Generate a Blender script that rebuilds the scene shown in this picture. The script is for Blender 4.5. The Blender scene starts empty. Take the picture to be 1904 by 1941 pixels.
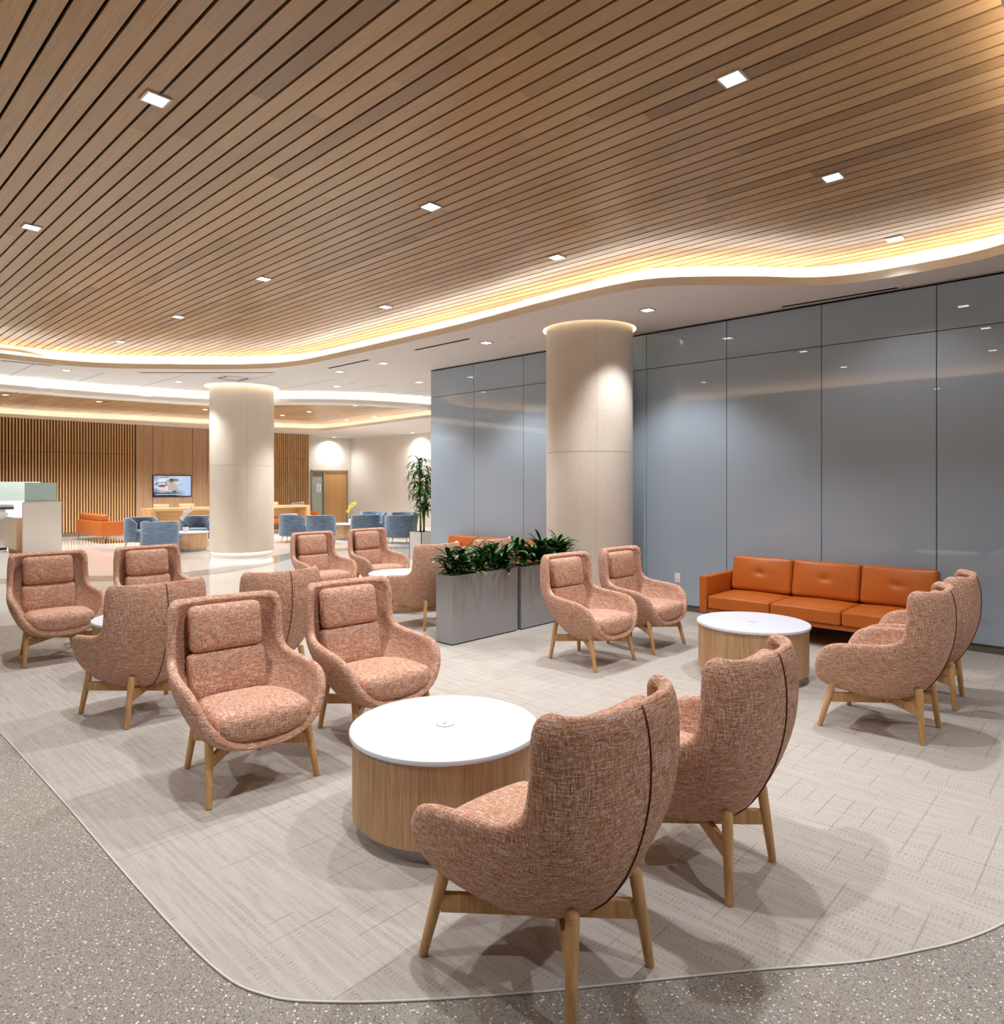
import bpy, bmesh, math, random
from mathutils import Vector, Matrix
from mathutils.geometry import tessellate_polygon
R = math.radians
random.seed(7)
scn = bpy.context.scene
COL = scn.collection

# ------------------------------------------------------------------ camera
CAM_H = 1.636
FPX = 1295.0
YAW = math.atan2(952 + 425, FPX)
cam_d = bpy.data.cameras.new('camera')
cam_d.sensor_fit = 'HORIZONTAL'
cam_d.sensor_width = 36
cam_d.lens = FPX / 1904 * 36
cam_d.shift_y = -(970.5 - 917) / 1904
cam_d.clip_start = 0.05
cam_d.clip_end = 100
cam = bpy.data.objects.new('camera', cam_d)
COL.objects.link(cam)
cam.location = (0, 0, CAM_H)
cam.rotation_euler = (R(90), 0, -(YAW))
scn.camera = cam

# ------------------------------------------------------------------ exposure, world
scn.view_settings.view_transform = 'Standard'
scn.view_settings.look = 'None'
scn.view_settings.gamma = 1
scn.view_settings.use_curve_mapping = False
scn.view_settings.exposure = 0.2
W = bpy.data.worlds.new('world')
scn.world = W
W.use_nodes = True
W.node_tree.nodes['Background'].inputs[0].default_value = (1, 0.97, 0.93, 1)
W.node_tree.nodes['Background'].inputs[1].default_value = 0.3

SPOT_W = 175      # wood-ceiling downlights
SPOT_COL = (0.985, 0.985, 1.0)
COVE_COL = (1.0, 0.94, 0.86)
COVE_E = 38
Z_SOF, Z_WOOD, Z_TILE = 3.657, 3.94, 3.83

# ------------------------------------------------------------------ node helpers
def new_mat(name):
    m = bpy.data.materials.new(name); m.use_nodes = True
    nt = m.node_tree; b = nt.nodes['Principled BSDF']
    return m, nt, b
def srgb(r, g, b):
    f = lambda c: (c/255/12.92) if c/255 <= 0.04045 else ((c/255+0.055)/1.055)**2.4
    return (f(r), f(g), f(b), 1)
def node(nt, t, **kw):
    n = nt.nodes.new(t)
    for k, v in kw.items():
        if k.startswith('i_'):
            key = k[2:]
            key = int(key) if key.isdigit() else key.replace('_', ' ')
            n.inputs[key].default_value = v
        else: setattr(n, k, v)
    return n
def link(nt, a, b): nt.links.new(a, b)
def mixc(nt, fac, a, b, blend='MIX'):
    n = nt.nodes.new('ShaderNodeMix'); n.data_type = 'RGBA'; n.blend_type = blend
    for s, v in ((0, fac), (6, a), (7, b)):
        if isinstance(v, (int, float, tuple)): n.inputs[s].default_value = v
        else: link(nt, v, n.inputs[s])
    return n.outputs[2]
def mth(nt, op, a, b=None, c=None):
    n = nt.nodes.new('ShaderNodeMath'); n.operation = op
    for i, v in enumerate((a, b, c)):
        if v is None: continue
        if isinstance(v, (int, float)): n.inputs[i].default_value = v
        else: link(nt, v, n.inputs[i])
    return n.outputs[0]
def ramp(nt, fac, stops, interp='LINEAR'):
    n = nt.nodes.new('ShaderNodeValToRGB'); n.color_ramp.interpolation = interp
    e = n.color_ramp.elements
    while len(e) < len(stops): e.new(0.5)
    for i, (p, c) in enumerate(stops): e[i].position = p; e[i].color = c
    link(nt, fac, n.inputs[0]); return n.outputs[0]
def coords(nt, scale=(1, 1, 1), kind='Object', rot=(0, 0, 0)):
    tc = nt.nodes.new('ShaderNodeTexCoord')
    mp = nt.nodes.new('ShaderNodeMapping')
    mp.inputs['Scale'].default_value = scale
    mp.inputs['Rotation'].default_value = rot
    link(nt, tc.outputs[kind], mp.inputs[0])
    return mp.outputs[0]
def noise(nt, vec, scale=5, detail=2, rough=0.5):
    n = node(nt, 'ShaderNodeTexNoise'); n.inputs['Scale'].default_value = scale
    n.inputs['Detail'].default_value = detail; n.inputs['Roughness'].default_value = rough
    link(nt, vec, n.inputs['Vector']); return n.outputs['Fac']
def bump(nt, b, h, strength=0.2, dist=0.002):
    n = node(nt, 'ShaderNodeBump'); n.inputs['Strength'].default_value = strength
    n.inputs['Distance'].default_value = dist
    link(nt, h, n.inputs['Height']); link(nt, n.outputs[0], b.inputs['Normal'])
def simple(name, col, rough=0.5, metal=0.0, spec=0.5, var=0.0, vscale=20):
    m, nt, b = new_mat(name)
    b.inputs['Roughness'].default_value = rough
    b.inputs['Metallic'].default_value = metal
    b.inputs['Specular IOR Level'].default_value = spec
    if var:
        v = noise(nt, coords(nt), vscale, 3)
        c2 = tuple(min(1, x*(1-var)) for x in col[:3]) + (1,)
        link(nt, mixc(nt, v, col, c2), b.inputs['Base Color'])
    else: b.inputs['Base Color'].default_value = col
    return m
def emit(name, col, s):
    m, nt, b = new_mat(name)
    b.inputs['Base Color'].default_value = (0.02, 0.02, 0.02, 1)
    b.inputs['Emission Color'].default_value = tuple(col[:3]) + (1,)
    b.inputs['Emission Strength'].default_value = s
    return m

# ------------------------------------------------------------------ materials
def tweed():
    m, nt, b = new_mat('salmon_tweed')
    tc = nt.nodes.new('ShaderNodeTexCoord'); sn = nt.nodes.new('ShaderNodeSeparateXYZ'); link(nt, tc.outputs['Normal'], sn.inputs[0])
    flat = mth(nt, 'GREATER_THAN', mth(nt, 'ABSOLUTE', sn.outputs[2]), .72)
    def pick(a, b_):      # weave direction follows the way a panel faces
        n = nt.nodes.new('ShaderNodeMix'); n.data_type = 'VECTOR'
        link(nt, flat, n.inputs[0]); link(nt, coords(nt, a), n.inputs[4]); link(nt, coords(nt, b_), n.inputs[5]); return n.outputs[1]
    v1 = noise(nt, pick((24, 24, 310), (24, 310, 24)), 1, 2, .6)
    v2 = noise(nt, pick((310, 310, 21), (310, 21, 24)), 1, 2, .6)
    v3 = noise(nt, coords(nt, (240, 240, 240)), 1, 1, .5)
    c1 = ramp(nt, v1, [(.35, srgb(150, 88, 58)), (.45, srgb(198, 132, 94)), (.54, srgb(208, 164, 138)), (.64, srgb(240, 226, 214))])
    c2 = ramp(nt, v2, [(.35, srgb(124, 92, 82)), (.46, srgb(188, 136, 108)), (.55, srgb(206, 168, 148)), (.65, srgb(238, 224, 214))])
    w = ramp(nt, v3, [(.44, (0, 0, 0, 1)), (.56, (1, 1, 1, 1))])
    link(nt, mixc(nt, w, c1, c2), b.inputs['Base Color'])
    b.inputs['Roughness'].default_value = .9
    b.inputs['Specular IOR Level'].default_value = .15
    h = mth(nt, 'ADD', v1, v2)
    bump(nt, b, h, .55, .004)
    return m
def wood(name, c_lo, c_hi, axis='Z', grain=90, rough=.5, scale=1.0, spec=.3):
    m, nt, b = new_mat(name)
    s = {'X': (.035, 1, 1), 'Y': (1, .035, 1), 'Z': (1, 1, .035)}[axis]
    s = tuple(k*grain*scale for k in s)
    v = noise(nt, coords(nt, s), 1, 4, .6)
    v2 = noise(nt, coords(nt, tuple(k*.12 for k in s)), 1, 2, .5)
    f = mth(nt, 'ADD', mth(nt, 'MULTIPLY', v, .65), mth(nt, 'MULTIPLY', v2, .35))
    link(nt, ramp(nt, f, [(.36, c_lo), (.62, c_hi)]), b.inputs['Base Color'])
    b.inputs['Roughness'].default_value = rough
    b.inputs['Specular IOR Level'].default_value = spec
    return m
def wood_slats():
    """boards along Y: tone changes per board (index in X, segment in Y)"""
    m, nt, b = new_mat('ceiling_slat_wood')
    tc = nt.nodes.new('ShaderNodeTexCoord')
    sx = nt.nodes.new('ShaderNodeSeparateXYZ'); link(nt, tc.outputs['Object'], sx.inputs[0])
    ix = mth(nt, 'FLOOR', mth(nt, 'DIVIDE', mth(nt, 'SUBTRACT', sx.outputs[0], 4.52 - 40*PITCH), PITCH))
    wn = nt.nodes.new('ShaderNodeTexWhiteNoise'); wn.noise_dimensions = '1D'; link(nt, ix, wn.inputs['W'])
    iy = mth(nt, 'FLOOR', mth(nt, 'ADD', mth(nt, 'DIVIDE', sx.outputs[1], 2.1), mth(nt, 'MULTIPLY', wn.outputs['Value'], 7)))
    cb = nt.nodes.new('ShaderNodeCombineXYZ'); link(nt, ix, cb.inputs[0]); link(nt, iy, cb.inputs[1])
    w2 = nt.nodes.new('ShaderNodeTexWhiteNoise'); w2.noise_dimensions = '3D'; link(nt, cb.outputs[0], w2.inputs['Vector'])
    tone = ramp(nt, w2.outputs['Value'], [(0, srgb(148, 116, 80)), (.12, srgb(172, 138, 98)), (.6, srgb(184, 149, 107)), (1, srgb(194, 161, 120))])
    g = noise(nt, coords(nt, (110, 3, 110)), 1, 4, .65)
    gc = ramp(nt, g, [(.3, (.80, .78, .74, 1)), (.65, (1.05, 1.05, 1.05, 1))])
    link(nt, mixc(nt, 1.0, tone, gc, 'MULTIPLY'), b.inputs['Base Color'])
    b.inputs['Roughness'].default_value = .30
    b.inputs['Specular IOR Level'].default_value = .6
    return m
PITCH = 0.1185
def carpet():
    m, nt, b = new_mat('beige_carpet')
    fib = noise(nt, coords(nt, (1, 1, 1)), 260, 2, .7)
    base = ramp(nt, fib, [(.3, srgb(166, 159, 152)), (.7, srgb(202, 199, 194))])
    # dashes: short bars across the X rows
    tc = nt.nodes.new('ShaderNodeTexCoord')
    sp = nt.nodes.new('ShaderNodeSeparateXYZ'); link(nt, tc.outputs['Object'], sp.inputs[0])
    X, Y = sp.outputs[0], sp.outputs[1]
    wob = mth(nt, 'MULTIPLY', noise(nt, coords(nt), 22, 3), .03)
    dash = mth(nt, 'GREATER_THAN', mth(nt, 'FRACT', mth(nt, 'MULTIPLY', mth(nt, 'ADD', Y, wob), 60)), .5)
    row = mth(nt, 'GREATER_THAN', mth(nt, 'FRACT', mth(nt, 'MULTIPLY', X, 29)), .35)
    dm = mth(nt, 'MULTIPLY', dash, row)
    n1 = noise(nt, coords(nt, (34, 3.4, 1)), 1, 2, .6)
    mask = ramp(nt, n1, [(.44, (0, 0, 0, 1)), (.58, (1, 1, 1, 1))])
    f = mth(nt, 'MULTIPLY', mth(nt, 'MULTIPLY', dm, mask), noise(nt, coords(nt), 60, 2))
    c = mixc(nt, mth(nt, 'MULTIPLY', f, .75), base, srgb(130, 117, 104))
    # soft streaks along Y and thin bars along X
    st = noise(nt, coords(nt, (38, 1.6, 1)), 1, 2, .6)
    c = mixc(nt, mth(nt, 'MULTIPLY', ramp(nt, st, [(.42, (0, 0, 0, 1)), (.62, (1, 1, 1, 1))]), .30), c, srgb(156, 143, 130))
    ln = mth(nt, 'LESS_THAN', mth(nt, 'FRACT', mth(nt, 'MULTIPLY', Y, 1/.098)), .07)
    n2 = noise(nt, coords(nt, (2.6, 11, 1)), 1, 1, .5)
    mk_ = ramp(nt, n2, [(.50, (0, 0, 0, 1)), (.56, (1, 1, 1, 1))])
    c = mixc(nt, mth(nt, 'MULTIPLY', mth(nt, 'MULTIPLY', ln, mk_), .42), c, srgb(128, 114, 102))
    big = noise(nt, coords(nt), .7, 2)
    c = mixc(nt, mth(nt, 'MULTIPLY', big, .18), c, srgb(176, 160, 144))
    link(nt, c, b.inputs['Base Color'])
    b.inputs['Roughness'].default_value = .95
    b.inputs['Specular IOR Level'].default_value = .1
    bump(nt, b, fib, .5, .004)
    return m
def terrazzo(name, base, chips, rough, sc=1.0, dens=.28):
    m, nt, b = new_mat(name)
    c0 = noise(nt, coords(nt), 1.2, 3)
    col = mixc(nt, c0, base, tuple(x*.9 for x in base[:3]) + (1,))
    for i, (cc, s, th, seed) in enumerate(chips):
        v = nt.nodes.new('ShaderNodeTexVoronoi'); v.feature = 'F1'
        v.inputs['Scale'].default_value = s*sc
        mp = coords(nt, (1, .62 if i % 2 else 1, 1), rot=(0, 0, seed))
        nz = nt.nodes.new('ShaderNodeTexNoise'); nz.inputs['Scale'].default_value = s*1.3
        link(nt, mp, nz.inputs['Vector'])
        vm = nt.nodes.new('ShaderNodeVectorMath'); vm.operation = 'MULTIPLY_ADD'
        link(nt, nz.outputs['Color'], vm.inputs[0]); vm.inputs[1].default_value = (.012,)*3; link(nt, mp, vm.inputs[2])
        link(nt, vm.outputs[0], v.inputs['Vector'])
        wn = nt.nodes.new('ShaderNodeTexWhiteNoise'); wn.noise_dimensions = '3D'
        link(nt, v.outputs['Position'], wn.inputs['Vector'])
        r = mth(nt, 'MULTIPLY', wn.outputs['Value'], th)
        chip = mth(nt, 'LESS_THAN', v.outputs['Distance'], r)
        keep = mth(nt, 'GREATER_THAN', wn.outputs['Value'], 1-dens)
        col = mixc(nt, mth(nt, 'MULTIPLY', chip, keep), col, cc)
    link(nt, col, b.inputs['Base Color'])
    b.inputs['Roughness'].default_value = rough
    b.inputs['Specular IOR Level'].default_value = .45
    return m
def leather():
    m, nt, b = new_mat('orange_leather')
    v = noise(nt, coords(nt), 3, 3)
    link(nt, mixc(nt, v, srgb(196, 108, 44), srgb(180, 94, 34)), b.inputs['Base Color'])
    b.inputs['Roughness'].default_value = .38
    b.inputs['Specular IOR Level'].default_value = .4
    g = noise(nt, coords(nt), 320, 2)
    bump(nt, b, g, .12, .001)
    return m
def velvet():
    m, nt, b = new_mat('blue_upholstery')
    v = noise(nt, coords(nt, (6, 6, 30)), 1, 4, .7)
    link(nt, ramp(nt, v, [(.3, srgb(74, 92, 116)), (.7, srgb(116, 134, 156))]), b.inputs['Base Color'])
    b.inputs['Roughness'].default_value = .85
    b.inputs['Sheen Weight'].default_value = .25
    return m
def leafm(name, a, c, rough=.3):
    m, nt, b = new_mat(name)
    v = noise(nt, coords(nt), 18, 2)
    link(nt, ramp(nt, v, [(.35, a), (.65, c)]), b.inputs['Base Color'])
    b.inputs['Roughness'].default_value = rough
    return m
def stone():
    m, nt, b = new_mat('cream_limestone')
    v = noise(nt, coords(nt), 2.2, 5, .65)
    v2 = noise(nt, coords(nt), 38, 4, .7)
    c = mixc(nt, v, srgb(230, 221, 209), srgb(216, 204, 189))
    sp = ramp(nt, v2, [(.38, (1, 1, 1, 1)), (.62, (.93, .91, .88, 1))])
    link(nt, mixc(nt, 1.0, c, sp, 'MULTIPLY'), b.inputs['Base Color'])
    b.inputs['Roughness'].default_value = .55
    bump(nt, b, v2, .15, .002)
    return m
def tile_mat():
    m, nt, b = new_mat('acoustic_panel_white')
    tc = nt.nodes.new('ShaderNodeTexCoord')
    sp = nt.nodes.new('ShaderNodeSeparateXYZ'); link(nt, tc.outputs['Object'], sp.inputs[0])
    fx = mth(nt, 'ABSOLUTE', mth(nt, 'SUBTRACT', mth(nt, 'FRACT', mth(nt, 'DIVIDE', mth(nt, 'SUBTRACT', sp.outputs[0], 3.25), 1.2)), .5))
    fy = mth(nt, 'ABSOLUTE', mth(nt, 'SUBTRACT', mth(nt, 'FRACT', mth(nt, 'DIVIDE', sp.outputs[1], .6)), .5))
    lx = mth(nt, 'GREATER_THAN', fx, .487); ly = mth(nt, 'GREATER_THAN', fy, .487)
    f = mth(nt, 'MAXIMUM', mth(nt, 'MULTIPLY', lx, .55), mth(nt, 'MULTIPLY', ly, .22))
    link(nt, mixc(nt, f, srgb(226, 224, 224), srgb(120, 116, 114)), b.inputs['Base Color'])
    b.inputs['Roughness'].default_value = .8
    return m
def glass_panel():
    m, nt, b = new_mat('blue_grey_back_painted_glass')
    v = noise(nt, coords(nt), .6, 2)
    link(nt, mixc(nt, v, srgb(162, 179, 196), srgb(170, 184, 198)), b.inputs['Base Color'])
    b.inputs['Roughness'].default_value = .008
    b.inputs['IOR'].default_value = 1.5
    b.inputs['Specular IOR Level'].default_value = .8
    return m

M = {}
M['tweed'] = tweed()
M['oak'] = wood('pale_oak', srgb(178, 134, 84), srgb(212, 170, 118), 'Z', 60, .45)
M['drum'] = wood('light_ash_veneer', srgb(166, 130, 96), srgb(206, 170, 132), 'Z', 120, .5)
M['slat'] = wood_slats()
M['wslat'] = wood('wall_slat_wood', srgb(190, 148, 98), srgb(218, 176, 126), 'Z', 40, .5)
M['veneer'] = wood('wall_veneer', srgb(160, 130, 100), srgb(184, 152, 120), 'Z', 60, .5)
M['counter'] = wood('counter_oak', srgb(178, 140, 94), srgb(208, 170, 122), 'X', 40, .45)
M['door'] = wood('door_maple', srgb(198, 150, 96), srgb(216, 168, 112), 'Z', 20, .4)
M['black'] = simple('black_backing', (.006, .005, .005, 1), .9, spec=.1)
M['white_paint'] = simple('warm_white_paint', srgb(226, 220, 212), .75, spec=.25)
M['soffit'] = simple('soffit_paint', srgb(228, 222, 216), .8, spec=.2)
M['covewhite'] = simple('cove_paint', srgb(236, 228, 214), .8, spec=.2)
M['wallwhite'] = simple('wall_paint', srgb(230, 222, 212), .75, spec=.2)
M['carpet'] = carpet()
M['terr'] = terrazzo('grey_terrazzo', srgb(158, 154, 149), [
    (srgb(172, 166, 156), 130, .5, .3), (srgb(104, 98, 92), 210, .55, 1.1), (srgb(96, 90, 84), 260, .55, 2.0),
    (srgb(160, 146, 126), 150, .5, 2.6), (srgb(232, 230, 224), 85, .33, .8)], .2, dens=.30)
M['terrw'] = terrazzo('white_terrazzo', srgb(222, 218, 210), [
    (srgb(200, 192, 182), 60, .5, .3), (srgb(236, 234, 230), 50, .5, 1.2)], .09)
M['terrband'] = terrazzo('taupe_terrazzo', srgb(172, 162, 150), [
    (srgb(200, 192, 182), 60, .5, .3), (srgb(140, 130, 120), 70, .5, 1.2)], .12)
M['top'] = simple('white_laminate', srgb(216, 221, 232), .35)
M['ring'] = simple('grey_plinth_paint', srgb(172, 168, 168), .45)
M['leather'] = leather()
M['piping'] = simple('dark_orange_piping', srgb(120, 48, 14), .5)
M['steel'] = simple('brushed_steel', srgb(180, 176, 170), .3, 1.0)
M['bronze'] = simple('bronze_metal', srgb(150, 126, 96), .35, .9)
M['velvet'] = velvet()
M['planter'] = simple('grey_planter_laminate', srgb(158, 158, 160), .22, .25, var=.05, vscale=2)
M['planterdark'] = simple('dark_plinth', srgb(36, 34, 34), .6)
M['soil'] = simple('mossy_soil', srgb(84, 74, 52), .95, var=.6, vscale=60)
M['leaf'] = leafm('dark_green_leaf', srgb(14, 48, 16), srgb(40, 92, 30), .28)
M['leaf2'] = leafm('mid_green_leaf', srgb(30, 82, 24), srgb(76, 130, 44), .35)
M['leaf3'] = leafm('lime_leaf', srgb(120, 160, 30), srgb(160, 190, 50), .4)
M['stem'] = simple('green_cane', srgb(112, 122, 70), .6, var=.3)
M['stone'] = stone()
M['joint'] = simple('stone_joint', srgb(196, 184, 168), .6)
M['glass'] = glass_panel()
M['base'] = simple('taupe_baseboard', srgb(112, 102, 90), .5)
M['seam'] = simple('dark_seam_thread', srgb(84, 44, 34), .9)
M['lens'] = emit('downlight_lens', (.93, .97, 1.0), 9)
M['lensdim'] = emit('small_downlight_lens', (.97, .98, 1.0), 5)
M['trimring'] = simple('downlight_trim', srgb(190, 186, 180), .35, .4)
M['cove_led'] = emit('cove_led', COVE_COL, COVE_E)
M['cove_led_w'] = emit('cove_led_white', (1, .95, .88), 16)
M['base_led'] = emit('column_base_led', (1, .97, .93), 4)
M['ring_led'] = emit('column_ring_led', (1, .88, .72), 22)
M['tile'] = tile_mat()
M['tealglass'] = simple('frosted_teal_glass', srgb(176, 202, 200), .15)
M['greyglass'] = simple('frosted_grey_glass', srgb(156, 168, 162), .2)
M['plastic'] = simple('copier_plastic', srgb(206, 206, 206), .5)
M['plasticd'] = simple('copier_dark_plastic', srgb(34, 36, 40), .4)
M['cream'] = simple('cream_laminate', srgb(222, 206, 182), .45)
M['frame'] = simple('door_frame_paint', srgb(150, 138, 120), .5)
M['petal'] = simple('white_petal', srgb(250, 240, 236), .6)
M['petaly'] = simple('yellow_petal', srgb(238, 214, 84), .6)
M['pot'] = simple('white_pot', srgb(236, 236, 236), .3)
M['trimlight'] = simple('edge_strip_metal', srgb(214, 210, 202), .5)
M['paper'] = simple('white_paper', srgb(238, 238, 240), .7)
M['blueink'] = simple('blue_ink', srgb(46, 92, 190), .6)
M['ink'] = simple('grey_ink', srgb(120, 130, 160), .7)
M['pinkfab'] = simple('pink_fabric', srgb(206, 158, 128), .85)
M['outlet'] = simple('outlet_plastic', srgb(240, 240, 242), .4)

# ------------------------------------------------------------------ geometry helpers
def tag(o, label=None, cat=None, group=None, kind=None):
    if label: o['label'] = label
    if cat: o['category'] = cat
    if group: o['group'] = group
    if kind: o['kind'] = kind
    return o
def empty(name, loc=(0, 0, 0), rz=0):
    o = bpy.data.objects.new(name, None); COL.objects.link(o)
    o.empty_display_size = .1
    o.location = loc; o.rotation_euler = (0, 0, rz); return o
def mk(name, verts, faces, mat, parent=None, smooth=False, angle=None):
    me = bpy.data.meshes.new(name); me.from_pydata([tuple(v) for v in verts], [], faces)
    bm = bmesh.new(); bm.from_mesh(me)
    bmesh.ops.recalc_face_normals(bm, faces=bm.faces); bm.to_mesh(me); bm.free()
    return fin(name, me, mat, parent, smooth, angle)
def fin(name, me, mat, parent=None, smooth=False, angle=None):
    me.materials.append(mat) if mat else None
    if smooth:
        me.polygons.foreach_set('use_smooth', [True]*len(me.polygons))
        if angle: me.set_sharp_from_angle(angle=R(angle))
    o = bpy.data.objects.new(name, me); COL.objects.link(o)
    if parent: o.parent = parent
    return o
class MB:
    def __init__(s): s.v = []; s.f = []
    def add(s, V, F, T=None):
        n = len(s.v)
        s.v += [tuple(T @ Vector(p)) if T else tuple(p) for p in V]
        s.f += [tuple(i+n for i in f) for f in F]; return s
    def box(s, x0, x1, y0, y1, z0, z1, T=None):
        V = [(x, y, z) for z in (z0, z1) for y in (y0, y1) for x in (x0, x1)]
        F = [(0, 2, 3, 1), (4, 5, 7, 6), (0, 1, 5, 4), (2, 6, 7, 3), (0, 4, 6, 2), (1, 3, 7, 5)]
        return s.add(V, F, T)
    def quad(s, a, b, c, d): return s.add([a, b, c, d], [(0, 1, 2, 3)])
    def lathe(s, prof, cx=0, cy=0, n=48, cap=True):
        V = []; F = []; m = len(prof)
        for i in range(n):
            t = 2*math.pi*i/n; c, q = math.cos(t), math.sin(t)
            V += [(cx+r*c, cy+r*q, z) for r, z in prof]
        for i in range(n):
            j = (i+1) % n
            for k in range(m-1): F.append((i*m+k, j*m+k, j*m+k+1, i*m+k+1))
        if cap:
            if prof[0][0] > 1e-6: F.append(tuple(i*m for i in range(n)))
            if prof[-1][0] > 1e-6: F.append(tuple(i*m+m-1 for i in range(n)))
        return s.add(V, F)
    def tube(s, pts, rad, n=8, closed=False):
        pts = [Vector(p) for p in pts]; N = len(pts); V = []; F = []
        up0 = None
        for i, p in enumerate(pts):
            a = pts[(i-1) % N] if (closed or i > 0) else p
            b = pts[(i+1) % N] if (closed or i < N-1) else p
            d = (b-a).normalized()
            if up0 is None:
                up0 = Vector((0, 0, 1)) if abs(d.z) < .9 else Vector((1, 0, 0))
            u = (up0 - d*up0.dot(d)).normalized(); up0 = u; w = d.cross(u)
            r = rad[i] if isinstance(rad, (list, tuple)) else rad
            V += [p + u*r*math.cos(2*math.pi*k/n) + w*r*math.sin(2*math.pi*k/n) for k in range(n)]
        for i in range(N if closed else N-1):
            j = (i+1) % N
            for k in range(n):
                l = (k+1) % n
                F.append((i*n+k, i*n+l, j*n+l, j*n+k))
        if not closed: F += [tuple(range(n)), tuple((N-1)*n+k for k in range(n))]
        return s.add(V, F)
    def bar(s, a, b, w, h):
        """straight bar a->b, width w (horizontal), height h"""
        a = Vector(a); b = Vector(b); d = (b-a).normalized()
        side = d.cross(Vector((0, 0, 1))).normalized()*w/2; up = side.cross(d).normalized()*h/2
        V = [p+i*side+j*up for p in (a, b) for i in (-1, 1) for j in (-1, 1)]
        F = [(0, 1, 3, 2), (4, 6, 7, 5), (0, 4, 5, 1), (2, 3, 7, 6), (0, 2, 6, 4), (1, 5, 7, 3)]
        return s.add(V, F)
    def build(s, name, mat, parent=None, smooth=False, angle=None):
        return mk(name, s.v, s.f, mat, parent, smooth, angle)
def bevel_obj(o, w=.004, seg=2):
    bm = bmesh.new(); bm.from_mesh(o.data)
    bmesh.ops.bevel(bm, geom=[e for e in bm.edges if e.is_manifold and e.calc_face_angle(0) > R(30)], offset=w, segments=seg, profile=.6, affect='EDGES')
    bm.to_mesh(o.data); bm.free()
    o.data.polygons.foreach_set('use_smooth', [True]*len(o.data.polygons))
    o.data.set_sharp_from_angle(angle=R(40))
    return o
def rbox(hx, hy, hz, r, n=14, fn=None, T=None):
    """rounded box (half sizes) as verts, faces; fn deforms (p, unit) -> p"""
    key = {}; V = []; F = []
    def vid(a, b, c):
        k = (round(a, 5), round(b, 5), round(c, 5))
        if k in key: return key[k]
        p = Vector((a*hx, b*hy, c*hz))
        q = Vector([max(-h+r, min(h-r, x)) for x, h in zip(p, (hx, hy, hz))])
        d = p-q
        if d.length > 1e-9: p = q + d.normalized()*r
        if fn: p = fn(p, (p.x/hx, p.y/hy, p.z/hz))
        if T: p = T @ p
        key[k] = len(V); V.append(tuple(p)); return key[k]
    def g(i, h):     # denser sampling near the edges
        t = -1+2*i/n
        return math.copysign(abs(t)**.55 if False else math.sin(abs(t)*math.pi/2), t)
    for ax in range(3):
        for sgn in (-1, 1):
            for i in range(n):
                for j in range(n):
                    q = []
                    for di, dj in ((0, 0), (1, 0), (1, 1), (0, 1)):
                        u, v = g(i+di, 0), g(j+dj, 0)
                        c = [0, 0, 0]; c[ax] = sgn; c[(ax+1) % 3] = u; c[(ax+2) % 3] = v
                        q.append(vid(*c))
                    F.append(tuple(q))
    return V, F
def catmull(P, n=6, closed=False):
    out = []; N = len(P)
    rng = range(N) if closed else range(N-1)
    for i in rng:
        g = lambda k: Vector(P[k % N]) if closed else Vector(P[max(0, min(N-1, k))])
        a, b, c, d = g(i-1), g(i), g(i+1), g(i+2)
        for k in range(n):
            t = k/n
            out.append(.5*((2*b)+(c-a)*t+(2*a-5*b+4*c-d)*t*t+(-a+3*b-3*c+d)*t**3))
    if not closed: out.append(Vector(P[-1]))
    return out
def offset(P, d, closed=False):
    N = len(P); out = []
    for i in range(N):
        a = P[(i-1) % N] if closed or i > 0 else P[i]
        b = P[(i+1) % N] if closed or i < N-1 else P[i]
        t = (b-a).normalized(); out.append(P[i] + Vector((t.y, -t.x))*d)
    return out
def poly_face(name, loops, z, mat, parent=None, thick=0):
    """flat polygon with holes at height z; thick extrudes (down when negative)"""
    loops = [[Vector((p[0], p[1], 0)) for p in L] for L in loops]
    loops = [[p for k, p in enumerate(L) if (p-L[k-1]).length > 1e-4] for L in loops]
    flat = [p for L in loops for p in L]
    bm = bmesh.new(); vs = [bm.verts.new((p.x, p.y, z)) for p in flat]
    for t in tessellate_polygon(loops):
        try: bm.faces.new([vs[k] for k in t])
        except ValueError: pass
    if thick:
        r = bmesh.ops.extrude_face_region(bm, geom=bm.faces[:])
        bmesh.ops.translate(bm, verts=[g for g in r['geom'] if isinstance(g, bmesh.types.BMVert)], vec=(0, 0, thick))
    bmesh.ops.recalc_face_normals(bm, faces=bm.faces)
    me = bpy.data.meshes.new(name); bm.to_mesh(me); bm.free()
    return fin(name, me, mat, parent)
def strip(name, P, z0, z1, mat, closed=False, parent=None):
    b = MB(); N = len(P); V = []; F = []
    for p in P: V += [(p[0], p[1], z0), (p[0], p[1], z1)]
    for i in range(N if closed else N-1):
        j = (i+1) % N; F.append((2*i, 2*j, 2*j+1, 2*i+1))
    b.add(V, F); return b.build(name, mat, parent, True, 40)
def ribbon(name, P, Q, z, mat, closed=False, parent=None):
    b = MB(); N = len(P); V = []; F = []
    for p, q in zip(P, Q): V += [(p[0], p[1], z), (q[0], q[1], z)]
    for i in range(N if closed else N-1):
        j = (i+1) % N; F.append((2*i, 2*j, 2*j+1, 2*i+1))
    b.add(V, F); return b.build(name, mat, parent)
def inside(poly, x, y):
    c = False; n = len(poly); j = n-1
    for i in range(n):
        xi, yi = poly[i][0], poly[i][1]; xj, yj = poly[j][0], poly[j][1]
        if (yi > y) != (yj > y) and x < (xj-xi)*(y-yi)/(yj-yi)+xi: c = not c
        j = i
    return c
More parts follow.
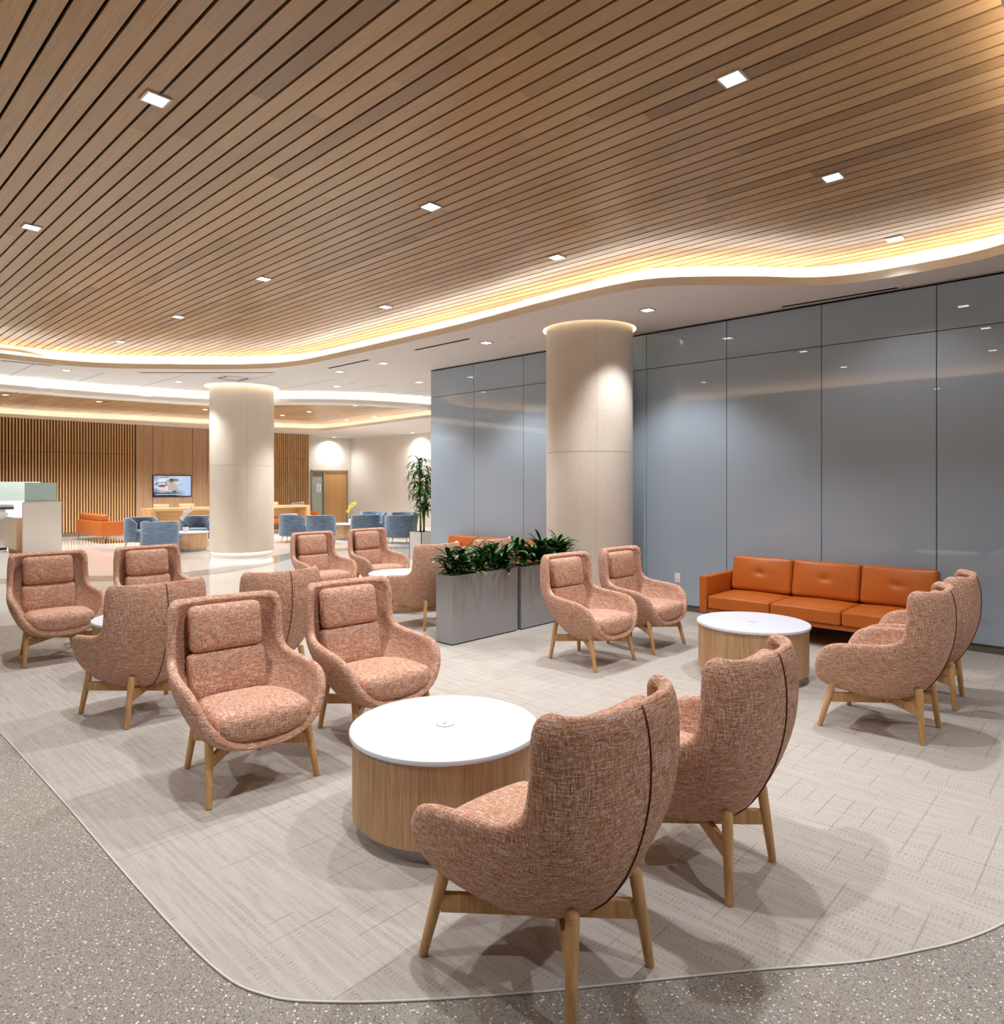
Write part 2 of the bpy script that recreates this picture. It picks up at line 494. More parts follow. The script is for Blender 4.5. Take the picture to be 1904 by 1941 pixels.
def scan_x(poly, x):
    ys = []; n = len(poly)
    for i in range(n):
        a, b = poly[i], poly[(i+1) % n]
        if (a[0] > x) != (b[0] > x): ys.append(a[1]+(b[1]-a[1])*(x-a[0])/(b[0]-a[0]))
    return sorted(ys)
def circle(cx, cy, r, n=64): return [Vector((cx+r*math.cos(2*math.pi*i/n), cy+r*math.sin(2*math.pi*i/n))) for i in range(n)]
def copy_tree(o, parent=None):
    c = o.copy(); COL.objects.link(c)
    if parent: c.parent = parent; c.matrix_parent_inverse = o.matrix_parent_inverse.copy()
    for ch in list(o.children): copy_tree(ch, c)
    return c
def stru(o): o['kind'] = 'structure'; return o

# ------------------------------------------------------------------ ROOM
XL, XR, YN, YB = -7.0, 17.0, -7.0, 24.9
GX = 7.983            # glass wall
GEND = 9.246
C1 = (7.36, 5.34, .567)
C2 = (7.29, 15.0, .69)

# floor: white terrazzo base, taupe band, grey terrazzo, carpet
stru(MB().box(XL, XR, YN, YB, -.2, 0).build('floor', M['terrw']))
band_c = catmull([(-6, 12.9), (0.5, 14.4), (2.98, 13.77), (4.6, 12.6), (6.2, 12.9), (7.6, 13.9), (9.4, 14.6), (11.5, 13.6), (13.5, 12.4), (16.9, 11.6)], 8)
stru(ribbon('floor_band', offset(band_c, -.35), offset(band_c, .35), .002, M['terrband']))
edge = catmull([(1.6, 9.9), (1.2, 8.6), (1.01, 6.6), (1.01, 5.2), (1.01, 4.0), (1.0, 3.0), (1.01, 2.3), (1.07, 2.04), (1.2, 1.86), (1.4, 1.66), (1.66, 1.43), (1.93, 1.21),
    (2.25, .95), (2.53, .71), (2.74, .57), (2.91, .47), (3.15, .37), (3.6, .24), (4.4, .1), (6.0, .02), (GX, .0)], 6)
near = [p for p in edge if p.y < 6.61]
corner = catmull([(1.01, 6.6), (1.06, 7.2), (1.2, 7.68), (1.45, 7.9), (2.2, 8.15), (2.9, 7.95), (3.5, 7.3), (4.12, 6.95), (5.4, 7.0), (6.5, 6.8), (GX, 6.7)], 6)
carpet_loop = near + list(reversed(corner))
carpet_loop = [carpet_loop[0]] + [p for q, p in zip(carpet_loop, carpet_loop[1:]) if (Vector(p)-Vector(q)).length > 1e-4]
stru(poly_face('floor_carpet', [carpet_loop], .0, M['carpet'], thick=.008))
# grey terrazzo: everything on the near and left side of the carpet
gout = catmull([(2.7, 8.2), (2.3, 9.1), (1.94, 9.49), (1.6, 9.6), (.6, 9.9), (-1, 10.2), (XL, 10.6)], 6)
gl = [Vector(p) for p in corner if p[0] < 2.6 and p[1] > 6.61][::-1]
gloop = list(near[::-1]) + [Vector((GX, YN))][:0]
gloop = near + [Vector((GX, YN)), Vector((XL, YN))] + list(reversed(gout)) + gl
stru(poly_face('floor_terrazzo', [gloop], .0, M['terr'], thick=.003))
stru(MB().tube([(p[0], p[1], .0068) for p in near], .004, 6).build('trim_1', M['trimlight'], None, True))

# walls
stru(MB().box(XL-.2, XL, YN, YB, 0, 4.2).build('wall_left', M['wallwhite']))
stru(MB().box(XL, XR, YN-.2, YN, 0, 4.2).build('wall_near', M['wallwhite']))
stru(MB().box(XR, XR+.2, YN, YB, 0, 4.2).build('wall_far_right', M['wallwhite']))
DX0, DX1 = 15.03, 16.8
wb = MB().box(XL, DX0, YB, YB+.2, 0, 4.2).box(DX1, XR, YB, YB+.2, 0, 4.2).box(DX0, DX1, YB, YB+.2, 2.16, 4.2)
stru(wb.build('wall_back', M['wallwhite']))
stru(MB().box(XR-.02, XR, GEND, YB, 0, .1).build('baseboard_right', M['wallwhite']))
# core behind the glass panels
stru(MB().box(GX+.05, XR, YN, GEND, 0, 4.2).build('wall_right', M['black']))
stru(MB().box(GX+.03, XR, GEND, GEND+.02, 0, 3.66).build('wall_return', M['wallwhite']))
gp = MB()
ys = [GEND, 8.155, 7.05, 5.945, 4.853, 3.728, 2.62, 1.519, .412, -.695, -1.8, -2.9, -4.0, -5.1, -6.2, YN]
for a, b in zip(ys, ys[1:]):
    for z0, z1 in ((.088, 3.164), (3.172, 3.63)):
        gp.box(GX, GX+.03, b+.004, a-.004, z0, z1)
o = stru(gp.build('wall_glass_panels', M['glass']))
stru(MB().box(GX+.02, GX+.05, YN, GEND, 0, .088).build('baseboard_glass', M['base']))
stru(MB().box(GX-.012, GX+.05, YN, GEND, 3.644, 3.657).build('trim_2', M['steel']))

# ------------------------------------------------------------------ CEILING
isl = [(2.472, 13.42), (3.261, 13.45), (3.833, 13.25), (4.363, 12.86), (5.264, 12.0), (5.85, 11.25), (6.10, 10.6), (6.165, 9.85), (6.18, 9.09), (6.185, 8.39), (6.182, 7.42), (6.17, 6.35), (6.10, 5.36),
       (6.07, 4.62), (6.075, 4.16), (6.125, 3.79), (6.28, 3.49), (6.594, 3.113), (6.886, 2.811), (7.12, 2.6), (7.30, 2.393), (7.41, 2.164), (7.465, 1.919), (7.48, 1.676), (7.49, 1.339), (7.46, 1.115), (7.36, .86),
       (7.12, .60), (6.7, .46), (6.0, .437), (4.8, .437), (3.55, .437), (2.2, .437), (1.2, .45), (.5, .62), (.17, 1.0), (.1, 1.6), (.1, 3.5), (.1, 6), (.1, 9), (.1, 11.4), (.25, 12.4), (.75, 13.05), (1.5, 13.35)]
isl_s = catmull(isl, 5, True)
isl_o = offset(isl_s, -.30, True)
if not inside(isl_o, isl_s[0][0], isl_s[0][1]): isl_o = offset(isl_s, .30, True)
sgn = -1 if inside(offset(isl_s, -.30, True), isl_s[0][0], isl_s[0][1]) else 1
isl_m = offset(isl_s, sgn*.23, True)
tile_e = catmull([(XL, 14.3), (-3, 14.0), (0, 13.75), (2.515, 13.66), (3.261, 13.76), (3.95, 13.8), (4.537, 13.6), (5.545, 12.65), (6.1, 11.98), (6.45, 11.6), (6.869, 11.3), (7.5, 11.2), (8.574, 11.17), (9.599, 11.135), (12, 11.1), (XR, 11.05)], 5)
ring1 = circle(C1[0], C1[1], .612)
stru(poly_face('ceiling', [[(XL, YN), (XR, YN)] + [(p[0], p[1]) for p in reversed(tile_e)], isl_s, ring1], Z_SOF, M['soffit']))
# island fascia, trough, back wall
stru(strip('ceiling_fascia', isl_s, Z_SOF, Z_SOF+.085, M['covewhite'], True))
inn = offset(isl_s, sgn*.02, True)
stru(ribbon('ceiling_cove_lip', isl_s, inn, Z_SOF+.085, M['covewhite'], True))
stru(strip('ceiling_cove_lip_back', inn, Z_SOF+.02, Z_SOF+.085, M['covewhite'], True))
stru(ribbon('ceiling_cove_trough', inn, isl_o, Z_SOF+.02, M['covewhite'], True))
stru(strip('ceiling_cove_wall', isl_o, Z_SOF+.02, Z_WOOD+.14, M['covewhite'], True))
led = MB(); inl = offset(isl_s, sgn*.10, True)
a_, b_ = offset(isl_s, sgn*.09, True), offset(isl_s, sgn*.12, True)
V = []; F = []
for p, q in zip(a_, b_): V += [(p[0], p[1], Z_SOF+.074), (q[0], q[1], Z_SOF+.074)]
N = len(a_)
F = [(2*i, 2*((i+1) % N), 2*((i+1) % N)+1, 2*i+1) for i in range(N)]
o = mk('led_strip', V, F, M['cove_led'])
tag(o, 'warm glowing light strip hidden in the cove around the slatted wood ceiling', 'light strip')
# black backing above the slats
stru(poly_face('ceiling_backing', [isl_o], Z_WOOD+.07, M['black']))
def slat_mesh(poly, z, x0, phase, gap, thick=.02, pitch=PITCH, lo=None):
    b = MB(); k0 = int((min(p[0] for p in poly)-phase)/pitch)-1; k1 = int((max(p[0] for p in poly)-phase)/pitch)+1
    for k in range(k0, k1+1):
        xa = phase+k*pitch+gap/2; xb = phase+(k+1)*pitch-gap/2; xm = (xa+xb)/2
        ym = scan_x(poly, xm)
        for i in range(0, len(ym)-1, 2):
            ya, yb = scan_x(poly, xa), scan_x(poly, xb)
            y0a, y1a = (ya[i], ya[i+1]) if len(ya) == len(ym) else (ym[i], ym[i+1])
            y0b, y1b = (yb[i], yb[i+1]) if len(yb) == len(ym) else (ym[i], ym[i+1])
            V = [(xa, y0a, z), (xb, y0b, z), (xb, y1b, z), (xa, y1a, z)]
            V += [(x, y, z+thick) for x, y, _ in V]
            b.add(V, [(3, 2, 1, 0), (0, 1, 5, 4), (1, 2, 6, 5), (2, 3, 7, 6), (3, 0, 4, 7)])
    return b
stru(slat_mesh(isl_o, Z_WOOD, 0, 4.52-40*PITCH, .017).build('ceiling_slats', M['slat']))

# tile zone
stru(strip('ceiling_step', tile_e, Z_SOF, Z_TILE, M['soffit']))
e1 = catmull([(XL, 16.9), (-3, 16.85), (0, 16.75), (3.0, 16.5), (4.15, 16.45), (5.5, 16.2), (7.0, 15.9), (8.0, 14.85), (9.0, 13.85), (10.0, 13.3), (11.1, 13.0), (13, 12.75), (XR, 12.6)], 5)
def at(u, v, z):
    d = FPX*(CAM_H-z)/(v-917); l = (u-952)/FPX*d; s, c = math.sin(YAW), math.cos(YAW)
    return (d*s+l*c, d*c-l*s)
def atx(u, v, X):
    s, c = math.sin(YAW), math.cos(YAW); k = (u-952)/FPX
    t = X/(s+k*c); return (X, t*(c-k*s), CAM_H-(v-917)/FPX*t)
def aty(u, v, Y):
    s, c = math.sin(YAW), math.cos(YAW); k = (u-952)/FPX
    t = Y/(c-k*s); return (t*(s+k*c), Y, CAM_H-(v-917)/FPX*t)
def crv(pts, z, pre, post, n=5): return catmull(pre + [at(u, v, z) for u, v in pts] + post, n)
e1 = crv([(0, 736), (131, 746.5), (262, 756), (402, 763.5), (517, 763), (636, 763.5), (728, 767), (816, 773)], 3.57, [(XL, 17.6), (-2, 17.4)], [(14, 12.9), (XR, 12.7)])
e2 = crv([(0, 741.8), (131, 752.3), (262, 761.5), (402, 769.4), (517, 768), (636, 768), (728, 772), (816, 778)], 3.57, [(XL, 18.2), (-2, 18.0)], [(14.2, 13.6), (XR, 13.4)])
e3 = crv([(0, 789), (131, 796.4), (262, 802), (402, 809), (517, 814), (597, 816.6), (636, 814), (689, 807.5), (741, 801), (816, 791.7)], 3.58, [(XL, 24.1), (-2, 24.1)], [(13.9, 14.7), (XR, 14.4)])
def orient(P, d):     # offset away from the camera
    Q = offset(P, d); m = len(P)//2
    return Q if Q[m].length > P[m].length else offset(P, -d)
e1b = orient(e1, .28)
ring2 = circle(C2[0], C2[1], .80)
stru(poly_face('ceiling_tiles', [[(p[0], p[1]) for p in tile_e] + [(p[0], p[1]) for p in reversed(e1b)], ring2], Z_TILE, M['tile']))
stru(strip('ceiling_bulkhead_fascia', e1, 3.57, 3.655, M['soffit']))
e1t = orient(e1, .02)
stru(ribbon('ceiling_bulkhead_lip', e1, e1t, 3.655, M['covewhite']))
stru(strip('ceiling_bulkhead_lip_back', e1t, 3.58, 3.655, M['covewhite']))
stru(ribbon('ceiling_bulkhead_trough', e1t, e1b, 3.58, M['covewhite']))
stru(strip('ceiling_bulkhead_wall', e1b, 3.58, 3.86, M['covewhite']))
stru(ribbon('ceiling_bulkhead', e1, e2, 3.57, M['soffit']))
stru(strip('ceiling_bulkhead_back', e2, 3.57, 3.9, M['soffit']))
a_, b_ = orient(e1, .09), orient(e1, .12)
o = ribbon('led_strip', a_, b_, 3.643, M['cove_led_w'])
tag(o, 'white glowing light strip in the curved bulkhead beyond the far column', 'light strip')
# rear wood ceiling
e3b = orient(e3, .28)
w2 = [Vector((p[0], p[1])) for p in e2] + [Vector((p[0], p[1])) for p in reversed(e3b)]
stru(poly_face('ceiling_backing_rear', [w2], 3.92, M['black']))
stru(slat_mesh(w2, 3.85, 0, 4.52-40*PITCH, .017).build('ceiling_slats_rear', M['slat']))
stru(strip('ceiling_rear_fascia', e3, 3.58, 3.665, M['covewhite']))
e3t = orient(e3, .02)
stru(ribbon('ceiling_rear_lip', e3, e3t, 3.665, M['covewhite']))
stru(strip('ceiling_rear_lip_back', e3t, 3.59, 3.665, M['covewhite']))
stru(ribbon('ceiling_rear_trough', e3t, e3b, 3.59, M['covewhite']))
stru(strip('ceiling_rear_wall', e3b, 3.59, 3.92, M['covewhite']))
a_, b_ = orient(e3, .09), orient(e3, .12)
o = ribbon('led_strip', a_, b_, 3.652, M['cove_led_w'])
tag(o, 'white glowing light strip along the rear wood ceiling above the slatted wall', 'light strip')
stru(poly_face('ceiling_rear_soffit', [[(p[0], p[1]) for p in e3] + [(XR, YB), (XL, YB)]], 3.58, M['soffit']))
# lid that closes the building
stru(MB().box(XL-.2, XR+.2, YN-.2, YB+.2, 4.2, 4.3).build('ceiling_slab', M['black']))

# ------------------------------------------------------------------ COLUMNS
def column(c, z1, zb, ring, ringz, label, base):
    cx, cy, r = c
    root = empty('column', (cx, cy, 0))
    tag(root, label, 'column')
    b = MB().lathe([(r, zb), (r, 2.035), (r-.004, 2.038), (r-.004, 2.042), (r, 2.045), (r, z1+.16)], 0, 0, 96)
    b.build('shaft', M['stone'], root, True, 50)
    j = MB().lathe([(r-.003, 2.036), (r+.0015, 2.037), (r+.0015, 2.043), (r-.003, 2.044)], 0, 0, 96, False)
    a0 = math.atan2(-cy, -cx)
    for k, da in enumerate((.16, .16+math.pi/2, .16+math.pi, .16-math.pi/2)):
        a = a0+da
        T = Matrix.Rotation(a, 4, 'Z')
        j.box(r-.006, r+.0012, -.0025, .0025, zb, z1+.15, T)
    j.build('joint', M['joint'], root)
    if base:
        MB().lathe([(r-.05, 0), (r-.05, .075), (r-.08, .078), (r-.08, 0)], 0, 0, 96, False).build('plinth', M['white_paint'], root, True, 40)
        MB().lathe([(r-.06, .085), (r-.03, .088), (r-.03, .118), (r-.06, .118)], 0, 0, 96, False).build('base_light', M['base_led'], root)
        MB().lathe([(r-.1, 0), (r-.1, .13)], 0, 0, 64).build('core', M['joint'], root, True, 40)
    else:
        MB().lathe([(r-.02, 0), (r-.02, zb)], 0, 0, 96).build('plinth', M['base'], root, True, 40)
    g = MB().lathe([(ring, z1), (ring, z1+.17), (r-.01, z1+.17)], 0, 0, 96, False)
    g.build('recess', M['covewhite'], root, True, 40)
    MB().lathe([(ring-.035, z1+.10), (ring-.02, z1+.12), (ring-.05, z1+.12)], 0, 0, 96, False).build('ring_light', M['ring_led'], root)
column(C1, Z_SOF, .1, .612, Z_SOF, 'thick round limestone column in front of the glass wall behind the planters', False)
column(C2, Z_TILE, .12, .80, Z_TILE, 'far round cream column with a glowing base and ceiling ring', True)

# ------------------------------------------------------------------ BACK WALL PANELLING
YW = 24.2
def xw(u, Y=YW): return aty(u, 917, Y)[0]
xs0, xp0, xp1, xs1 = -1.0, xw(257), xw(392), xw(586)
b = MB(); pitch = .080
def slats(xa, xb):
    n = int((xb-xa)/pitch)
    for i in range(n+1):
        x = xb-.042-i*pitch
        b.box(x, x+.042, YW, YW+.045, .12, 2.595); b.box(x, x+.042, YW, YW+.045, 2.605, 3.58)
slats(xs0, xp0-.03); slats(xp1+.02, xs1)
stru(b.build('wall_slats', M['wslat']))
stru(MB().box(xs0, xs1, YW+.045, YB, 0, 3.58).build('wall_slats_backing', simple('dark_slat_backing', srgb(74, 42, 18), .9)))
stru(MB().box(xs0, xs1, YW-.01, YW+.06, 0, .11).build('baseboard_back', M['base']))
pv = MB(); us = [257, 289, 364, 392]
for ua, ub in zip(us, us[1:]):
    for z0, z1 in ((.12, 1.70), (1.706, 3.58)):
        pv.box(xw(ua)+.008, xw(ub)-.008, YW-.04, YW+.05, z0, z1)
stru(pv.build('wall_veneer_panels', M['veneer']))

# ------------------------------------------------------------------ LAMPS
LENS_S = .116
def downlight(x, y, z, label, group, watts=SPOT_W, size=LENS_S, lens='lens', spot=True, ang=108, col=SPOT_COL, blend=.55):
    root = empty('downlight', (x, y, z))
    tag(root, label, 'ceiling light', group)
    s = size/2; t = .014
    fr = MB()
    for (xa, xb, ya, yb) in ((-s-t, s+t, -s-t, -s), (-s-t, s+t, s, s+t), (-s-t, -s, -s, s), (s, s+t, -s, s)):
        fr.box(xa, xb, ya, yb, -.007, .02)
    fr.build('trim', M['trimring'], root)
    MB().box(-s, s, -s, s, -.005, .02).build('lens', M[lens], root)
    if spot:
        L = bpy.data.lights.new('downlight_beam', 'SPOT'); L.energy = watts; L.color = col
        L.spot_size = R(ang); L.spot_blend = blend; L.shadow_soft_size = .05
        lo = bpy.data.objects.new('downlight_beam', L); COL.objects.link(lo); lo.parent = root; lo.location = (0, 0, -.03)
    return root
G1 = 'square downlights in the slatted wood ceiling'
for (u, v, l) in [(295, 187, 'square downlight in the slatted ceiling nearest the upper left corner'),
    (1389, 148, 'large square downlight in the slatted ceiling nearest the upper right, topmost in view'),
    (1579, 335, 'square downlight in the slatted ceiling right of centre, second down on the right'),
    (817, 391, 'square downlight in the middle of the slatted ceiling'),
    (60, 430, 'square downlight in the slatted ceiling at the far left edge of view'),
    (1697, 452, 'square downlight close to the glowing cove above the orange sofa, furthest right'),
    (1056, 487, 'square downlight in the slatted ceiling above the limestone column'),
    (500, 528, 'square downlight in the slatted ceiling left of centre, above the far column'),
    (731, 581, 'square downlight in the slatted ceiling close to the cove left of the limestone column'),
    (338, 600, 'square downlight in the slatted ceiling, second from the far end of its row'),
    (228, 647, 'small square downlight at the far end of the slatted ceiling near the cove')]:
    x, y = at(u, v, Z_WOOD)
    downlight(x, y, Z_WOOD-.002, l, G1, SPOT_W*(.12 if u == 1697 else 1))
G2 = 'square downlights in the white soffit'
for (u, v, l) in [(1228, 587, 'square downlight in the white soffit right of the limestone column'),
    (922, 649, 'square downlight in the white soffit left of the limestone column'),
    (727, 688, 'square downlight in the white soffit between the slot vent and the glass wall end'),
    (644, 704, 'leftmost square downlight in the white soffit, beside the slot vent'),
    (795, 724, 'square downlight in the white soffit just left of the glass wall end')]:
    x, y = at(u, v, Z_SOF)
    downlight(x, y, Z_SOF-.002, l, G2, SPOT_W*.7)
G3 = 'small downlights in the white tile ceiling'
for (u, v, l) in [(126, 701.5, 'small downlight in the tile ceiling, upper one at the far left'), (79, 721.6, 'small downlight in the tile ceiling at left, close to the bright cove'),
    (339, 723, 'small downlight in the tile ceiling just left of the far column'), (278.6, 738, 'small downlight by the bright cove left of the far column'),
    (639, 732, 'small downlight in the tile ceiling right of the far column'), (796.5, 750, 'small downlight in the tile ceiling beside the glass wall end')]:
    x, y = at(u, v, Z_TILE)
    downlight(x, y, Z_TILE-.002, l, G3, SPOT_W*(.9 if u == 339 else 1.9), spot=u < 700)
G4 = 'small downlights in the rear wood ceiling'
for (u, v, l) in [(10.5, 748, 'small downlight in the rear wood ceiling at the left edge'), (188, 761, 'small downlight in the rear wood ceiling above the veneer wall'),
    (389.4, 776, 'small downlight in the rear wood ceiling touching the far column'), (586, 780, 'small downlight in the rear wood ceiling, second right of the far column'),
    (535.5, 787, 'small downlight in the rear wood ceiling, first right of the far column'), (674.4, 768.5, 'small downlight in the rear wood ceiling near the bulkhead at right'),
    (657, 796, 'small downlight in the rear wood ceiling near the cove above the door'), (710.7, 790, 'rightmost small downlight in the rear wood ceiling')]:
    x, y = at(u, v, 3.85)
    downlight(x, y, 3.848, l, G4, SPOT_W*2.9, ang=140, spot=u not in (657, 710.7))
# wall washers close to the white wall and door (in the rear soffit)
for (x, y, l) in [(15.9, 24.55, 'small downlight in the rear soffit washing the wall above the door'), (16.6, 20.3, 'small downlight in the rear soffit washing the white right wall, far one'), (16.6, 17.0, 'small downlight in the rear soffit washing the white right wall, near one')]:
    downlight(x, y, 3.578, l, 'downlights that wash the white walls', SPOT_W*.95, ang=150, blend=1.0)
# unseen lamps added outside the frame to brighten the hall
for i, (x, y) in enumerate([(1.6, 1.9), (-.9, 3.2), (-2.5, 11.5), (-2, -3), (2.2, -1.4), (5.2, -1.4), (5.2, -4.5), (-5, 7)]):
    zz = Z_WOOD if i == 0 else Z_SOF
    downlight(x, y, zz-.002, 'unseen square downlight added to light the hall', 'unseen downlights added to light the hall', SPOT_W)
for i, (x, y) in enumerate([(0, 15.5), (-3, 15.6)]):
    downlight(x, y, Z_TILE-.002, 'unseen square downlight added to light the hall', 'unseen downlights added to light the hall', SPOT_W)
for i, (x, y) in enumerate([(-1, 21), (-4, 21)]):
    downlight(x, y, 3.848, 'unseen square downlight added to light the hall', 'unseen downlights added to light the hall', SPOT_W*2)

# ------------------------------------------------------------------ LOUNGE CHAIR
def bake(o):
    dg = bpy.context.evaluated_depsgraph_get(); dg.update()
    me = bpy.data.meshes.new_from_object(o.evaluated_get(dg)); o.modifiers.clear(); old = o.data; o.data = me; bpy.data.meshes.remove(old)
    me.polygons.foreach_set('use_smooth', [True]*len(me.polygons)); return o
SH_C = [(-.390, .966), (-.409, .928), (-.425, .86), (-.431, .77), (-.427, .68), (-.413, .60), (-.390, .52), (-.358, .44), (-.318, .365), (-.262, .290), (-.185, .230), (-.08, .198), (.04, .193), (.15, .204), (.25, .224), (.312, .240), (.342, .254)]
SH_R = [(.275, -.268, .974), (.312, -.242, .958), (.330, -.228, .910), (.336, -.225, .82), (.338, -.222, .74), (.342, -.205, .668), (.352, -.155, .630), (.370, -.05, .612), (.383, .07, .600), (.386, .17, .585), (.379, .245, .552), (.364, .290, .50), (.338, .318, .432), (.298, .334, .370), (.235, .342, .312), (.14, .346, .272), (.05, .347, .257)]
def chair_shell(parent):
    C = catmull([Vector((0, y, z)) for y, z in SH_C], 2); Rr = catmull([Vector(p) for p in SH_R], 2)
    n = 12; V = []; F = []; idx = {}
    T = len(C)
    for t in range(T):
        e = 2.75 - .75*min(1, t/(T*.6))
        for s in range(-n, n+1):
            th = abs(s)/n*math.pi/2
            X = math.sin(th)**(2/e); B = 1-math.cos(th)**(2/e) if abs(s) < n else 1
            c, r = C[t], Rr[t]
            x = math.copysign(r.x*X, s) if s else 0
            V.append((x, c.y+(r.y-c.y)*B, c.z+(r.z-c.z)*B))
    w = 2*n+1
    for t in range(T-1):
        for s in range(w-1): F.append((t*w+s, t*w+s+1, (t+1)*w+s+1, (t+1)*w+s))
    o = mk('shell', V, F, M['tweed'], parent)
    # make normals point outwards (away from the seat)
    me = o.data; cen = Vector((0, 0, .55)); k = 0
    for p in me.polygons: k += 1 if (p.center-cen).dot(p.normal) > 0 else -1
    if k < 0: me.flip_normals()
    m = o.modifiers.new('s', 'SOLIDIFY'); m.thickness = .050; m.offset = -1; m.use_even_offset = False
    m2 = o.modifiers.new('ss', 'SUBSURF'); m2.levels = 1; m2.render_levels = 1
    bake(o); return o
def make_chair():
    root = empty('lounge_chair')
    shell = chair_shell(root)
    C = catmull([Vector((0, y, z)) for y, z in SH_C], 2)
    pts = [(0.0, p.y-.0015, p.z) for p in C[1:26]]
    MB().tube(pts, .0028, 6).build('seam', M['seam'], shell, True)
    # seat cushion
    def fs(p, u):
        p = p.copy()
        front = max(0, u[1])
        p.x *= 1 - .36*max(0, -u[1])**1.6 - .06*max(0, u[1])**4
        p.y += .022*(1-u[0]**2)*front
        p.z += .022*(1-u[0]**2)*(1-.6*u[1]**2)*(1 if u[2] > 0 else 0) + .030*abs(u[0])**2.5*(1 if u[2] < 0 else .25) - .018*max(0, -u[1]) + (.085*max(0, -u[1]-.1)**1.2 if u[2] < 0 else 0)
        return p
    V, F = rbox(.268, .262, .078, .060, 16, fs, Matrix.Translation((0, .066, .362)))
    mk('seat_cushion', V, F, M['tweed'], root, True)
    def fb(amt):
        def f(p, u):
            p = p.copy()
            if u[1] > 0: p.y += amt*(1-u[0]**2)*(1-u[2]**2)
            p.y += .022*u[0]**2
            return p
        return f
    T = Matrix.Translation((0, -.268, .520)) @ Matrix.Rotation(R(10), 4, 'X')
    V, F = rbox(.222, .058, .136, .042, 14, fb(.018), T)
    mk('back_cushion', V, F, M['tweed'], root, True)
    T = Matrix.Translation((0, -.298, .786)) @ Matrix.Rotation(R(8), 4, 'X')
    V, F = rbox(.208, .056, .134, .045, 14, fb(.018), T)
    mk('head_cushion', V, F, M['tweed'], root, True)
    def leg(top, foot):
        t, f = Vector(top), Vector(foot); P = []; rr = []
        d = (t-f).normalized()
        P = [f, f+d*.004, f+(t-f)*.5, t-d*.012, t-d*.004, t]; rr = [.0150, .0160, .0200, .0225, .018, .008]
        MB().tube(P, rr, 14).build('leg', M['oak'], root, True, 50)
    for s in (-1, 1):
        leg((s*.262, .205, .345), (s*.295, .295, 0))
        leg((s*.165, -.262, .335), (s*.212, -.292, 0))
    for s in (-1, 1):
        b = MB()
        A, Z = Vector((s*.270, .228, .202)), Vector((-s*.184, -.266, .194))
        mid = (A+Z)/2+Vector((0, 0, .0 if s > 0 else -.001))
        b.bar(A, mid + (mid-A)*.03, .026, .062); b.bar(mid-(Z-mid)*.03, Z, .026, .062)
        o = b.build('cross_rail', M['oak'], root); bevel_obj(o, .004, 2)
    return root
chair0 = make_chair(); used = []
GC = 'salmon tweed wing lounge chairs'
def place_chair(x, y, face, label, rot=0, g=GC):
    """face: +1 looks along +Y, -1 looks along -Y"""
    o = chair0 if not used else copy_tree(chair0)
    used.append(1)
    o.location = (x, y, .009); o.rotation_euler = (0, 0, (0 if face > 0 else math.pi) + R(rot))
    o['label'] = label; o['category'] = 'armchair'; o['group'] = g
    return o
CH = [(1.82, 1.515, 1, 'nearest salmon tweed wing chair seen from behind, front leg beside the nearest round table', -1.5),
 (2.735, 1.46, 1, 'second nearest tweed wing chair seen from behind, right of the nearest one'),
 (1.80, 3.68, -1, 'tweed wing chair facing the camera left of the nearest round table, fully in view', -4.4),
 (2.69, 3.71, -1, 'tweed wing chair facing the camera directly behind the nearest round table', -2),
 (5.15, 3.735, -1, 'tweed wing chair in front of the grey planters, facing the orange sofa group', -1.8),
 (6.035, 3.70, -1, 'tweed wing chair in front of the limestone column, beside the wall outlet'),
 (5.11, 1.295, 1, 'tweed wing chair in profile at right, nearer of the pair before the orange sofa end', -.8),
 (5.995, 1.295, 1, 'rightmost tweed wing chair, closest to the blue glass wall', 3),
 (1.79, 5.215, 1, 'tweed wing chair seen from behind at left, hiding part of a small round table', 2.5),
 (2.715, 5.19, 1, 'tweed wing chair seen from behind between the two front-facing wing chairs'),
 (1.81, 7.50, -1, 'leftmost tweed wing chair, facing the camera in front of the white partition', -1.6),
 (2.725, 7.50, -1, 'tweed wing chair facing the camera, its lower half hidden by another chair back'),
 (5.12, 6.085, 1, 'tweed wing chair seen from behind immediately left of the front planter'),
 (6.03, 6.085, 1, 'tweed wing chair almost hidden behind the planter foliage'),
 (5.08, 8.10, -1, 'tweed wing chair facing the camera right of the far glowing column'),
 (6.03, 8.15, -1, 'tweed wing chair facing the camera behind the round table beyond the planters')]
for c in CH: place_chair(*c)
for o in [chair0] : pass

# ------------------------------------------------------------------ ROUND TABLES
def make_table(grommet=True):
    root = empty('round_table')
    MB().lathe([(.40, 0), (.40, .075)], n=72).build('plinth', M['ring'], root, True, 40)
    b = MB().lathe([(.40, .066), (.438, .066), (.442, .070), (.442, .434), (.40, .434)], n=72)
    b.build('drum', M['drum'], root, True, 40)
    MB().lathe([(.0, .436), (.450, .436), (.457, .440), (.4575, .450), (.454, .458), (.0, .458)], n=96, cap=False).build('tabletop', M['top'], root, True, 30)
    if grommet:
        g = MB().lathe([(0, .458), (.040, .458), (.040, .4605), (.036, .4615), (0, .4615)], n=40, cap=False).build('grommet', M['top'], root, True, 30)
        MB().lathe([(.0405, .4575), (.0405, .4592), (.0435, .4592), (.0435, .4575)], n=40, cap=False).build('grommet_ring', M['ring'], g)
        m = MB().box(-.014, -.004, -.003, .004, .4612, .4622).box(.0, .018, -.001, .002, .4612, .462).box(-.003, .02, .006, .008, .4612, .462)
        m.build('mark', M['ink'], g)
    return root
tb = make_table(True); tbn = make_table(False)
